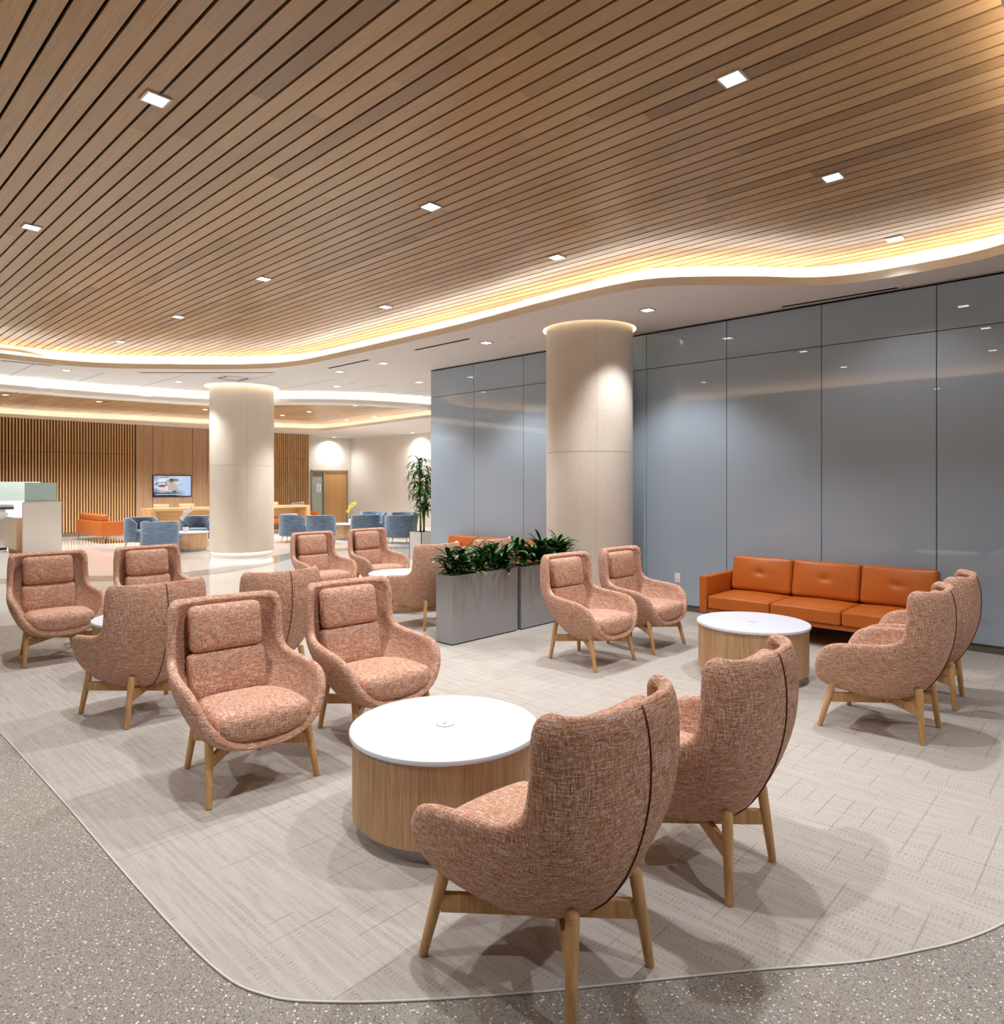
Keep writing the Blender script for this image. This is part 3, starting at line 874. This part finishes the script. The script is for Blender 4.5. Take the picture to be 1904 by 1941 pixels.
TBL = [(2.231, 2.479, 0, tb, 'nearest round drum table with white top and ash veneer side'),
 (5.683, 2.424, 0, tb, 'round drum table in front of the orange sofa by the glass wall'),
 (2.27, 6.40, 0, tb, 'round drum table at left mostly hidden behind a wing chair back'),
 (5.66, 7.10, 0, tb, 'round drum table behind the planter, its white top showing between wing chairs'),
 (6.95, 17.1, 1, tbn, 'far round drum table holding the white orchid, left of the far column'),
 (11.6, 17.15, 1, tbn, 'far round drum table among blue tub chairs in front of the wooden door')]
seen = set()
for i, (x, y, far, src, l) in enumerate(TBL):
    o = src if src.name not in seen else copy_tree(src)
    seen.add(src.name)
    o.location = (x, y, 0 if far else .009)
    o.rotation_euler = (0, 0, R(random.uniform(0, 360)) if i else R(20))
    tag(o, l, 'coffee table', 'round drum coffee tables')

# ------------------------------------------------------------------ ORANGE SOFA (faces +Y locally, back at -Y)
def make_sofa():
    root = empty('sofa'); L, D = 2.27, .86; hx = L/2
    o = MB().box(-hx+.09, hx-.09, -D/2, D/2-.02, .20, .245).build('platform', M['leather'], root); bevel_obj(o, .006)
    for s in (-1, 1):
        V, F = rbox(.046, D/2, .20, .012, 6, None, Matrix.Translation((s*(hx-.046), 0, .40)))
        mk('arm', V, F, M['leather'], root, True, 50)
    V, F = rbox(hx-.093, .045, .20, .012, 6, None, Matrix.Translation((0, -D/2+.047, .40)))
    mk('back_panel', V, F, M['leather'], root, True, 50)
    w = (L-.19)/3
    for i in (-1, 0, 1):
        def fs(p, u):
            p = p.copy()
            if u[2] > 0: p.z += .018*(1-u[0]**2)*(1-u[1]**2) - .02*math.exp(-((p.x/.04)**2+(p.y/.04)**2))
            return p
        V, F = rbox(w/2-.004, .36, .072, .022, 22, fs, Matrix.Translation((i*w, .07, .318)))
        c = mk('seat_cushion', V, F, M['leather'], root, True)
        b = MB()
        x0, x1, y0, y1 = i*w-w/2+.012, i*w+w/2-.012, -.28, .42
        b.tube([(x0, y1, .384), (x1, y1, .384)], .003, 6).tube([(x0, y1, .252), (x1, y1, .252)], .003, 6)
        b.build('piping', M['piping'], c, True)
        def fb(p, u):
            p = p.copy()
            if u[1] > 0:
                p.y += .028*(1-u[0]**2)*(1-u[2]**2)
                p.y -= .030*math.exp(-((p.x/.028)**2+((p.z-.01)/.022)**2)) + .004*math.exp(-((p.z-.01)/.008)**2)*(1-u[0]**2) + .010*math.exp(-((p.x/.10)**2+((p.z-.01)/.05)**2))
            return p
        T = Matrix.Translation((i*w, -D/2+.175, .585)) @ Matrix.Rotation(R(13), 4, 'X')
        V, F = rbox(w/2-.004, .075, .198, .035, 26, fb, T)
        c = mk('back_cushion', V, F, M['leather'], root, True)
        pts = []
        hw, hh = w/2-.022, .180
        for (px, pz) in ((-hw, -hh), (hw, -hh), (hw, hh), (-hw, hh)): pts.append(T @ Vector((px, .066, pz)))
        q = []
        for k in range(4):
            a, d = pts[k], pts[(k+1) % 4]
            q += [a+(d-a)*.04, a+(d-a)*.96]
        MB().tube(q, .003, 6, True).build('piping', M['piping'], c, True)
    for sx in (-1, 1):
        for sy in (-1, 1):
            MB().tube([(sx*(hx-.07), sy*(D/2-.08), .20), (sx*(hx-.055), sy*(D/2-.05), 0)], [.016, .009], 10).build('leg', M['bronze'], root, True, 50)
    return root
sofa = make_sofa()
def put(o, x, y, rz, l, c, g, z=0):
    o.location = (x, y, z); o.rotation_euler = (0, 0, R(rz)); return tag(o, l, c, g)
GS = 'orange leather three-seat sofas'
# facing -X: local +Y -> -X is rz=90
put(sofa, 7.50, 2.49, 90, 'orange leather three-seat sofa against the blue glass wall at right', 'sofa', GS, .009)
put(copy_tree(sofa), 7.50, 7.46, 90, 'orange leather sofa mostly hidden behind the planter foliage', 'sofa', GS)
put(copy_tree(sofa), 6.47, 21.75, -90, 'orange leather sofa seen from its back corner in front of the slatted wall', 'sofa', GS)
put(copy_tree(sofa), 12.75, 22.9, 180, 'orange leather sofa right of the far column under the slatted wall', 'sofa', GS)
V, F = rbox(.30, .075, .075, .07, 10)
o = mk('bolster_cushion', V, F, M['steel'], None, True); o.location = (13.45, 23.22, .88)
tag(o, 'silver bolster cushion lying on top of the far orange sofa back', 'cushion')

# ------------------------------------------------------------------ PLANTERS + PLANTS
def planter(x0, x1, y0, y1, h, label, parent_group):
    cx, cy = (x0+x1)/2, (y0+y1)/2; root = empty('planter', (cx, cy, .009))
    tag(root, label, 'planter', parent_group)
    w, d = (x1-x0)/2, (y1-y0)/2; t = .012
    b = MB()
    b.box(-w, w, -d, -d+t, .012, h).box(-w, w, d-t, d, .012, h).box(-w, -w+t, -d+t, d-t, .012, h).box(w-t, w, -d+t, d-t, .012, h).box(-w+t, w-t, -d+t, d-t, .012, .03)
    b.build('body', M['planter'], root)
    MB().box(-w+.012, w-.012, -d+.012, d-.012, 0, .012).build('plinth', M['planterdark'], root)
    n = 24; V = []; F = []
    for i in range(n+1):
        for j in range(7):
            V.append((-w+t+(2*w-2*t)*i/n, -d+t+(2*d-2*t)*j/6, h-.02+random.uniform(-.006, .02)))
    for i in range(n):
        for j in range(6): a = i*7+j; F.append((a, a+7, a+8, a+1))
    o = mk('soil', V, F, M['soil'], root, True); o['kind'] = 'stuff'
    return cx, cy, w, d, h
def leaf(b, base, az, length, width, rise, droop, fold=.25, n=7, roll=0):
    """lanceolate leaf, thick enough to be real: two faces folded at the midrib"""
    base = Vector(base); dx, dy = math.cos(az), math.sin(az); side = Vector((-dy, dx, 0))
    P = []; pos = base.copy(); ang = rise
    for k in range(n+1):
        P.append(pos.copy()); pos = pos + Vector((dx*math.cos(ang), dy*math.cos(ang), math.sin(ang)))*(length/n); ang -= droop/n
    V = []; F = []
    for k, p in enumerate(P):
        t = k/n; wd = width*(math.sin(math.pi*min(1, t*.92+.04))**.8)*(1-.25*t) if 0 < k < n else width*.04
        up = Vector((0, 0, 1))
        V += [tuple(p - side*wd/2 + up*wd*fold), tuple(p), tuple(p + side*wd/2 + up*wd*fold)]
    for k in range(n):
        a = 3*k; F += [(a, a+1, a+4, a+3), (a+1, a+2, a+5, a+4)]
    b.add(V, F)
def foliage(cx, cy, w, d, z, label, seed, nclump):
    random.seed(seed)
    root = empty('leafy_plant', (cx, cy, z-.01)); tag(root, label, 'plant', 'plants in the grey planters')
    A, B_, C_ = MB(), MB(), MB(); st = MB()
    for k in range(nclump):
        x = -w*.92 + 2*w*.92*(k+.5)/nclump + random.uniform(-.02, .02); y = random.uniform(-d*.6, d*.6)
        hgt = random.uniform(.12, .27)
        MB().tube([(x, y, .012), (x+random.uniform(-.02, .02), y, hgt)], .005, 5).build('stem', M['stem'], root, True)
        for q in range(random.randint(20, 26)):
            az = random.uniform(0, 2*math.pi); zz = random.uniform(.0, hgt)
            L = random.uniform(.15, .26); rise = random.uniform(.35, 1.35)
            bb = A if random.random() < .82 else B_
            leaf(bb, (x, y, zz), az, L, random.uniform(.045, .068), rise, random.uniform(.4, 1.5), .22)
    leaf(C_, (-w*.2, -d*.75, .0), -1.2, .13, .035, .8, 2.2); leaf(C_, (-w*.1, -d*.6, .06), -.4, .12, .03, .5, 1.6)
    A.build('leaves', M['leaf'], root, True); B_.build('light_leaves', M['leaf2'], root, True)
    C_.build('lime_leaf', M['leaf3'], root, True)
p1 = planter(4.652, 5.632, 5.06, 5.305, .70, 'grey box planter nearer the camera, left of the pair', 'grey box planters')
p2 = planter(5.684, 6.664, 5.052, 5.297, .70, 'grey box planter behind the wing chair, right of the pair', 'grey box planters')
foliage(p1[0], p1[1], p1[2], p1[3], p1[4], 'dark green leafy plants filling the left grey planter', 11, 12)
foliage(p2[0], p2[1], p2[2], p2[3], p2[4], 'dark green leafy plants filling the right grey planter', 5, 12)

# tall cane plant beside the glass wall end
random.seed(21)
TX, TY = 9.62, 11.42
pr = empty('tall_planter', (TX, TY, 0)); tag(pr, 'pale square planter of the tall cane plant beyond the glass wall', 'planter')
b = MB(); s = .2
b.box(-s, s, -s, -s+.012, 0, .6).box(-s, s, s-.012, s, 0, .6).box(-s, -s+.012, -s, s, 0, .6).box(s-.012, s, -s, s, 0, .6)
b.build('body', simple('pale_grey_planter', srgb(196, 194, 192), .3), pr)
MB().box(-s+.012, s-.012, -s+.012, s-.012, .5, .585).build('soil', M['soil'], pr)
tr = empty('cane_plant', (TX, TY, .58)); tag(tr, 'tall cane plant with drooping strappy leaves beside the glass wall end', 'plant')
cn = MB(); lf = MB(); lf2 = MB()
for (sx, sy, hh, lx) in ((-.05, .0, 1.52, -.03), (.07, .04, 1.15, .08), (.0, -.06, .62, -.06)):
    top = Vector((sx+lx, sy, hh)); MB().tube([(sx, sy, .0), (sx+lx*.4, sy, hh*.5), tuple(top)], [.022, .019, .015], 10).build('cane', M['stem'], tr, True)
    nl = 95 if hh > 1 else 34
    for k in range(nl):
        f = k/nl; zb = top.z - (.80 if hh > 1 else .3)*(1-f) + random.uniform(-.02, .02)
        az = random.uniform(0, 2*math.pi); L = random.uniform(.36, .52) if hh > 1 else random.uniform(.22, .32)
        leaf(lf if random.random() < .7 else lf2, (sx+lx*zb/hh, sy, zb), az, L, random.uniform(.045, .07), random.uniform(.5, 1.25), random.uniform(1.9, 2.9), .15, 9)
lf.build('leaves', M['leaf'], tr, True); lf2.build('light_leaves', M['leaf2'], tr, True)

# ------------------------------------------------------------------ BLUE TUB CHAIRS (face +Y)
def make_tub():
    root = empty('tub_chair'); r = .40
    n = 40; V = []; F = []
    prof = [(.0, .16), (-.055, .165)]
    def ring(rad, z, k=1.0): return
    a0, a1 = R(-62), R(242)     # open towards +Y
    outer = [(r-.03, .17), (r, .20), (r, .735), (r-.012, .765), (r-.04, .775), (r-.075, .765), (r-.085, .735), (r-.085, .36), (r-.085, .18)]
    m = len(outer)
    for i in range(n+1):
        a = a0 - 0 + (a1-a0)*i/n - R(0)
        ang = R(90)+R(62-62) + (R(58) + (R(304-58+2)-R(0))*i/n - R(0)) if False else R(90+56) + R(360-112)*i/n
        c, s_ = math.cos(ang), math.sin(ang)
        drop = 0
        e = min(i, n-i)/n
        for (q, z) in outer:
            zz = z if z < .5 else z - .12*max(0, (.12-e)/.12)**1.5
            V.append((q*c*1.02, q*s_, zz))
    for i in range(n):
        for k in range(m): F.append((i*m+k, (i+1)*m+k, (i+1)*m+(k+1) % m, i*m+(k+1) % m))
    F.append(tuple(range(m))); F.append(tuple(n*m+k for k in range(m)))
    mk('back_shell', V, F, M['velvet'], root, True, 45)
    MB().lathe([(0, .17), (r-.07, .17), (r-.06, .19), (r-.06, .36), (0, .36)], 0, .03, 40, False).build('seat_base', M['velvet'], root, True, 40)
    V, F = rbox(.30, .33, .05, .045, 12, lambda p, u: Vector((p.x, p.y, p.z+.015*(1-u[0]**2)*(1-u[1]**2))), Matrix.Translation((0, .07, .41)))
    mk('seat_cushion', V, F, M['velvet'], root, True)
    for sx in (-1, 1):
        for sy in (-1, 1):
            MB().tube([(sx*.23, sy*.23, .175), (sx*.28, sy*.28, 0)], [.014, .009], 8).build('leg', M['steel'], root, True, 50)
    return root
tub = make_tub(); first = True
TUBS = [(6.40, 18.65, 6.95, 17.1, 'blue tub chair at far left behind another, beside the orange sofa end'),
 (6.10, 16.62, 6.95, 17.1, 'blue tub chair seen from behind, left of the white orchid table'),
 (7.66, 18.35, 6.95, 17.1, 'blue tub chair facing the camera behind the white orchid'),
 (10.05, 17.55, 11.6, 17.15, 'blue tub chair touching the right edge of the far column'),
 (10.35, 16.62, 11.6, 17.15, 'blue tub chair seen from behind left of the door drum table'),
 (11.40, 16.02, 11.6, 17.15, 'blue tub chair seen from behind right of the door drum table'),
 (11.85, 15.05, 12.6, 16.6, 'rightmost blue tub chair, nearest the tall cane plant'),
 (12.65, 17.35, 11.6, 16.4, 'blue tub chair facing the camera by the white wall, further left'),
 (12.95, 16.25, 11.8, 15.4, 'blue tub chair facing the camera by the white wall, further right')]
for x, y, tx, ty, l in TUBS:
    o = tub if first else copy_tree(tub); first = False
    rz = math.degrees(math.atan2(ty-y, tx-x))-90
    put(o, x, y, rz, l, 'armchair', 'blue tub chairs')

# ------------------------------------------------------------------ COUNTER, STOOLS, SIDE TABLE
ct = empty('counter_table', (9.85, 20.95, 0)); tag(ct, 'long pale oak counter table behind the blue chairs under the television', 'table')
CW = 2.55
o = MB().box(-CW, CW, -.38, .38, .85, .92).build('tabletop', M['counter'], ct)
MB().box(-CW, -CW+.14, -.38, .38, 0, .85).build('leg_panel', M['counter'], ct)
MB().box(CW-.14, CW, -.38, .38, 0, .85).build('leg_panel', M['counter'], ct)
MB().box(-CW+.14, CW-.14, .30, .34, .55, .85).build('modesty_panel', M['counter'], ct)
def make_stool():
    r = empty('counter_chair')
    V, F = rbox(.23, .22, .03, .028, 8, None, Matrix.Translation((0, 0, .63))); mk('seat', V, F, M['pinkfab'], r, True)
    def f(p, u): return Vector((p.x, p.y + .06*u[0]**2, p.z))
    V, F = rbox(.235, .018, .16, .017, 8, f, Matrix.Translation((0, -.21, .86))); mk('backrest', V, F, M['oak'], r, True)
    V, F = rbox(.21, .02, .12, .018, 8, f, Matrix.Translation((0, -.18, .86))); mk('back_pad', V, F, M['pinkfab'], r, True)
    for sx in (-1, 1):
        for sy in (-1, 1): MB().tube([(sx*.18, sy*.17, .61), (sx*.22, sy*.21, 0)], [.016, .012], 8).build('leg', M['oak'], r, True, 50)
    return r
st0 = make_stool()
for i, (x, l) in enumerate([(8.0, 'pale oak counter chair left of the white orchid, behind the counter'), (8.75, 'counter chair with pink back directly behind the white orchid'), (9.75, 'counter chair beside the far column, partly hidden'), (11.6, 'counter chair right of the far column behind the counter')]):
    put(st0 if i == 0 else copy_tree(st0), x, 21.55, 180, l, 'chair', 'counter chairs')
wt = empty('wire_side_table', (11.25, 20.25, 0)); tag(wt, 'small round side table with thin wire legs beside the far column', 'side table')
wt.location = (11.35, 20.0, 0)
MB().lathe([(0, .655), (.2, .655), (.205, .665), (.2, .672), (0, .672)], n=40, cap=False).build('tabletop', M['counter'], wt, True, 40)
for k in range(3):
    a = k*2*math.pi/3+.5
    MB().tube([(.15*math.cos(a-.3), .15*math.sin(a-.3), .655), (.2*math.cos(a), .2*math.sin(a), .006), (.15*math.cos(a+.3), .15*math.sin(a+.3), .655)], .006, 6).build('leg', M['steel'], wt, True)
MB().tube([(.2*math.cos(2*math.pi*i/30), .2*math.sin(2*math.pi*i/30), .008) for i in range(30)], .005, 6, True).build('foot_ring', M['steel'], wt, True)

# ------------------------------------------------------------------ ORCHIDS
def orchid(x, y, z, petal, h, nf, label, seed):
    random.seed(seed)
    r = empty('orchid_pot', (x, y, z)); tag(r, label+' pot', 'pot')
    MB().lathe([(0, 0), (.058, 0), (.066, .13), (.060, .13), (.056, .115), (0, .115)], n=32, cap=False).build('body', M['pot'], r, True, 40)
    p = empty('orchid', (x, y, z+.118)); tag(p, label, 'plant')
    lv = MB()
    for k in range(6): leaf(lv, (0, 0, 0), k*1.05+.3, .17, .055, 1.1, 1.3, .2)
    lv.build('leaves', M['leaf'], p, True)
    fl = MB()
    for s_ in (-1, 1):
        stp = [(q*.685, -q*.728, z_) for q, z_ in ((s_*.01, 0), (s_*.03, h*.5), (s_*.02, h*.8), (s_*.02+.05, h), (s_*.02+.11, h+.03))]
        st_ = MB().tube([tuple(q) for q in catmull(stp, 4)], .004, 6); st_.build('stem', M['stem'] if petal is M['petaly'] else M['leaf'], p, True)
    for k in range(nf):
        t = k/(nf-1); lat = -.07+.20*t+random.uniform(-.02, .02); c = Vector((lat*.685, -lat*.728, h*.55+.50*h*t**.6+random.uniform(-.02, .02)))
        for q in range(5):
            a = q*2*math.pi/5+random.uniform(-.2, .2)
            V, F = rbox(.030, .006, .022, .0058, 4, None, Matrix.Translation(c) @ Matrix.Rotation(R(47), 4, 'Z').inverted() @ Matrix.Rotation(a, 4, 'Y') @ Matrix.Translation((.021, 0, 0)))
            fl.add(V, F)
    fl.build('blossoms', petal, p, True)
orchid(6.83, 17.0, .458, M['petal'], .42, 9, 'white orchid on the far drum table', 3)
orchid(11.72, 17.2, .458, M['petaly'], .46, 9, 'yellow orchid on the drum table before the door', 4)

# ------------------------------------------------------------------ TELEVISION
tv = empty('television', (0, 0, 0)); tag(tv, 'wall-mounted television showing a man in a beige shirt on the veneer wall', 'television')
ax, _, az0 = aty(289.5, 942.3, YW-.08); bx_, _, az1 = aty(363.3, 900.8, YW-.08)
tv.location = ((ax+bx_)/2, YW-.04, (az0+az1)/2)
hw, hh = (bx_-ax)/2, (az1-az0)/2
bevel_obj(MB().box(-hw, hw, -.05, 0, -hh, hh).build('bezel', simple('black_bezel', srgb(12, 12, 18), .3), tv), .004)
def screen_mat():
    m, nt, b = new_mat('television_screen')
    tc = nt.nodes.new('ShaderNodeTexCoord'); sp = nt.nodes.new('ShaderNodeSeparateXYZ'); link(nt, tc.outputs['Object'], sp.inputs[0])
    u = mth(nt, 'ADD', mth(nt, 'MULTIPLY', mth(nt, 'DIVIDE', sp.outputs[0], hw), .5), .5)
    v = mth(nt, 'ADD', mth(nt, 'MULTIPLY', mth(nt, 'DIVIDE', sp.outputs[2], hh), .5), .5)
    n1 = noise(nt, coords(nt, (2.2, 1, 9)), 1, 2)
    c = ramp(nt, n1, [(.3, srgb(120, 60, 60)), (.42, srgb(170, 180, 210)), (.55, srgb(226, 230, 240)), (.7, srgb(250, 250, 255))])
    low = ramp(nt, v, [(.12, (1, 1, 1, 1)), (.34, (0, 0, 0, 1))])
    c = mixc(nt, low, c, srgb(34, 40, 92))
    rt = ramp(nt, u, [(.55, (0, 0, 0, 1)), (.85, (1, 1, 1, 1))])
    c = mixc(nt, rt, c, srgb(196, 222, 255))
    link(nt, c, b.inputs['Emission Color']); b.inputs['Emission Strength'].default_value = .75
    b.inputs['Base Color'].default_value = (.02, .02, .02, 1); b.inputs['Roughness'].default_value = .2
    return m
scr = MB().box(-hw+.03, hw-.03, -.052, -.046, -hh+.03, hh-.03).build('screen', screen_mat(), tv)
def e2m(n, c, s=.7): return emit(n, c, s)
def sc(name, pts, mat, off=.054):
    V = [(x*hw, -off, y*hh) for x, y in pts]+[(x*hw, -off+.002, y*hh) for x, y in pts]; n = len(pts)
    F = [tuple(range(n)), tuple(range(2*n-1, n-1, -1))]+[(i, (i+1) % n, n+(i+1) % n, n+i) for i in range(n)]
    return mk(name, V, F, mat, scr)
wh = e2m('screen_white', (1, 1, 1)); bl = e2m('screen_navy', srgb(20, 34, 84)); rd = e2m('screen_red', srgb(200, 52, 48)); sk = e2m('screen_beige', srgb(214, 190, 172)); te = e2m('screen_teal', srgb(38, 110, 150)); hr = e2m('screen_hair', srgb(60, 40, 46)); fc = e2m('screen_face', srgb(196, 140, 122)); gr = e2m('screen_green', srgb(110, 130, 100))
sc('picture_patch', [(-.82, .12), (-.30, .12), (-.30, .44), (-.82, .44)], te, .0545)
sc('picture_text', [(-.68, .50), (-.42, .50), (-.42, .64), (-.68, .64)], wh, .056)
sc('picture_text', [(-.80, .34), (-.34, .34), (-.34, .46), (-.80, .46)], wh, .056)
sc('picture_text', [(-.76, .14), (-.36, .14), (-.36, .27), (-.76, .27)], wh, .056)
sc('picture_text', [(-.88, -.80), (.36, -.80), (.36, -.75), (-.88, -.75)], wh, .056)
sc('picture_patch', [(-.70, -.10), (-.38, -.10), (-.38, .06), (-.70, .06)], rd, .0545)
sc('picture_patch', [(.0, .50), (.30, .46), (.28, .62), (-.02, .70)], gr, .0545)
sc('picture_figure', [(-.22, -.40), (-.12, -.36), (0, -.44), (.18, -.36), (.26, -.18), (.22, .04), (.12, .20), (.0, .28), (-.10, .24), (-.22, .10), (-.25, -.15)], sk, .0555)
sc('picture_figure', [(-.16, .26), (-.04, .24), (-.02, .46), (-.14, .50), (-.20, .38)], fc, .056)
sc('picture_figure', [(-.20, .50), (-.14, .66), (-.02, .66), (.02, .46), (-.03, .30), (-.05, .44), (-.14, .52)], hr, .0565)
sc('picture_figure', [(-.05, -.74), (.16, -.74), (.20, -.40), (0, -.44)], te, .0555)

# ------------------------------------------------------------------ DOOR
dr = empty('door_1', (0, 0, 0)); dr['kind'] = 'structure'
Y = YB
fr = MB()
fr.box(DX0, DX0+.05, Y-.03, Y+.12, 0, 2.2).box(DX1-.05, DX1, Y-.03, Y+.12, 0, 2.2).box(DX0, DX1, Y-.03, Y+.12, 2.15, 2.2)
xm = DX0+.62
fr.box(xm-.05, xm, Y-.03, Y+.12, 0, 2.15)
fr.build('door_frame', M['frame'], dr)
MB().box(xm+.003, DX1-.053, Y+.0, Y+.045, .01, 2.147).build('door_leaf', M['door'], dr)
MB().box(xm+.05, xm+.12, Y-.012, Y, .92, 1.22).tube([(xm+.085, Y-.05, 1.03), (xm+.22, Y-.05, 1.03)], .011, 8).tube([(xm+.085, Y, 1.03), (xm+.085, Y-.05, 1.03)], .011, 8).build('door_handle', M['steel'], dr)
for zz in (.3, 1.1, 1.9): MB().tube([(DX1-.052, Y-.035, zz-.06), (DX1-.052, Y-.035, zz+.06)], .012, 8).build('hinge', M['steel'], dr, True)
MB().box(DX0+.05, xm-.05, Y+.02, Y+.035, .05, 2.15).build('window_1', simple('sidelight_glass', srgb(172, 180, 168), .12), dr)
MB().box(DX0+.05, xm-.05, Y+.015, Y+.04, 0, .09).box(DX0+.05, xm-.05, Y+.015, Y+.04, 1.93, 2.15).build('door_panel', simple('sidelight_transom', srgb(150, 140, 124), .5), dr)
n = MB().box(-.11, .11, -.003, 0, -.17, .17).build('paper_notice', M['paper']); n.location = (DX0+.38, Y+.018, 1.46)
tag(n, 'white paper notice taped inside the glass left of the wooden door', 'notice')
t = MB()
for k in range(8): t.box(-.07+.01*(k % 3), .07-.02*((k*5) % 3), -.0045, -.003, .12-.033*k, .128-.033*k)
t.build('text_lines', M['ink'], n)
sg = empty('door_sign', (DX0-.16, Y-.002, 1.55)); tag(sg, 'small white sign with blue symbol left of the door', 'sign')
MB().box(-.12, .06, -.012, 0, -.10, .10).build('plate', M['paper'], sg)
sy = MB().box(-.07, .03, -.015, -.012, .03, .06).box(-.01, .02, -.015, -.012, -.07, .03).box(-.09, -.05, -.015, -.012, -.06, -.02)
sy.build('symbol', M['blueink'], sg)
cr = MB().box(-.04, .04, -.03, 0, -.09, .09).build('card_reader', M['black']); cr.location = (DX0-.16, Y-.002, 1.28)
tag(cr, 'small black card reader under the blue sign by the door', 'card reader')

# ------------------------------------------------------------------ PARTITION, CABINET, COPIER
pt = empty('partition_screen', (0, 0, 0)); tag(pt, 'white partition with teal frosted glass top at the left of the hall', 'partition')
MB().box(3.89, 4.66, 18.76, 18.86, 0, 1.20).build('panel', M['white_paint'], pt)
MB().box(3.90, 4.56, 18.77, 18.85, 1.20, 1.222).build('ledge', M['white_paint'], pt)
MB().box(3.93, 4.56, 18.80, 18.815, 1.222, 1.66).build('glass_screen', M['tealglass'], pt)
p2_ = empty('partition_wall', (0, 0, 0)); tag(p2_, 'partition with grey frosted glass behind the copier at the left edge', 'partition')
MB().box(2.0, 4.9, 21.7, 21.8, 0, 1.18).build('panel', M['white_paint'], p2_)
MB().box(2.0, 4.9, 21.74, 21.755, 1.18, 1.69).build('glass_screen', M['greyglass'], p2_)
cb = empty('cabinet', (0, 0, 0)); tag(cb, 'low cabinet with two cream doors and oak side beside the white partition', 'cabinet')
MB().box(3.83, 4.4, 19.05, 20.2, .10, .835).build('body', M['drum'], cb)
MB().box(3.88, 4.4, 19.05, 20.15, 0, .10).build('plinth', M['counter'], cb)
MB().box(3.80, 4.4, 19.04, 20.21, .835, .852).build('worktop', M['top'], cb)
MB().box(3.81, 3.83, 19.07, 19.625, .10, .83).build('door', M['cream'], cb)
MB().box(3.81, 3.83, 19.635, 20.19, .10, .83).build('door', M['cream'], cb)
cp = empty('copier', (3.62, 20.85, 0)); tag(cp, 'white office copier at the left edge behind the low cabinet', 'copier')
bevel_obj(MB().box(-.5, .32, -.35, .35, .06, .92).build('body', M['plastic'], cp), .012)
MB().box(-.48, .30, -.33, .33, 0, .06).build('base', M['plasticd'], cp)
MB().box(-.5, .28, -.30, .33, .92, 1.0).build('output_gap', M['plastic'], cp)
bevel_obj(MB().box(-.46, .45, -.32, .33, 1.0, 1.05).build('scanner_deck', M['plasticd'], cp), .01)
bevel_obj(MB().box(-.30, .45, -.28, .33, 1.05, 1.14).build('lid', M['plastic'], cp), .015)
for k in range(4): MB().box(-.46, .28, -.358, -.35, .12+.17*k, .27+.17*k).build('paper_drawer', M['plastic'], cp)
MB().box(-.56, -.34, -.42, -.30, .96, 1.0).build('control_panel', M['plasticd'], cp)

# ------------------------------------------------------------------ OUTLET, VENTS, DETECTORS
X, Yo, Zo = atx(1285, 1095, GX)
ou = empty('wall_outlet', (GX, Yo, Zo)); tag(ou, 'white power outlet low on the glass wall left of the orange sofa', 'outlet')
bevel_obj(MB().box(-.008, 0, -.037, .037, -.06, .06).build('plate', M['outlet'], ou), .002)
MB().box(-.0095, -.008, -.012, -.006, .018, .03).box(-.0095, -.008, .006, .012, .018, .03).box(-.0095, -.008, -.012, -.006, -.03, -.018).box(-.0095, -.008, .006, .012, -.03, -.018).build('slots', M['ring'], ou)
def slot(u0, v0, u1, v1, label, z=Z_SOF, w=.026):
    a = Vector(at(u0, v0, z)); b_ = Vector(at(u1, v1, z)); m = (a+b_)/2; L = (b_-a).length/2; an = math.atan2((b_-a).y, (b_-a).x)
    r = empty('slot_vent', (m.x, m.y, z), an); tag(r, label, 'vent', 'linear slot vents in the white soffit')
    MB().box(-L, L, -w, w, -.0062, .004).build('slot', M['black'], r)
    f = MB().box(-L-.06, L+.06, w, w+.012, -.005, .004).box(-L-.06, L+.06, -w-.012, -w, -.005, .004).box(-L-.06, -L, -w, w, -.005, .004).box(L, L+.06, -w, w, -.005, .004)
    f.build('frame', M['soffit'], r)
slot(787, 663, 889.8, 641.5, 'slot vent in the soffit left of the limestone column')
slot(623, 697.7, 699.4, 681.4, 'slot vent in the soffit further left, beside two small downlights')
slot(265, 706, 518, 706, 'long slot vent in the soffit above the far column')
slot(2, 683, 98.5, 692.6, 'slot vent in the soffit at the left edge')
slot(1483, 581, 1702, 544.5, 'slot vent close to the top of the blue glass wall')
x, y = at(442, 716.5, Z_TILE)
dv = empty('ceiling_diffuser', (x, y, Z_TILE)); tag(dv, 'square air diffuser in the tile ceiling above the far column', 'vent')
MB().box(-.30, .30, -.30, -.25, -.012, .003).box(-.30, .30, .25, .30, -.012, .003).box(-.30, -.25, -.25, .25, -.012, .003).box(.25, .30, -.25, .25, -.012, .003).build('frame', M['soffit'], dv)
MB().box(-.25, .25, -.25, .25, -.002, .002).build('opening', M['black'], dv)
MB().box(-.19, .19, -.19, .19, -.010, -.005).build('plate', M['soffit'], dv)
for (u, v, z, l) in [(970, 639.5, Z_SOF, 'small round detector in the soffit left of the limestone column'), (669, 726, Z_TILE, 'small round detector in the tile ceiling right of the far column'), (344, 731.8, Z_TILE, 'small round sprinkler cap in the tile ceiling left of the far column')]:
    x, y = at(u, v, z)
    o = MB().lathe([(0, -.012), (.035, -.012), (.045, -.006), (.047, 0), (0, .002)], n=24, cap=False).build('ceiling_detector', M['white_paint'], None, True, 40)
    o.location = (x, y, z); tag(o, l, 'detector')

scn.cycles.use_denoising = True
scn.cycles.max_bounces = 8
scn.cycles.diffuse_bounces = 4
scn.cycles.caustics_reflective = False
scn.cycles.caustics_refractive = False
scn.cycles.sample_clamp_indirect = 6
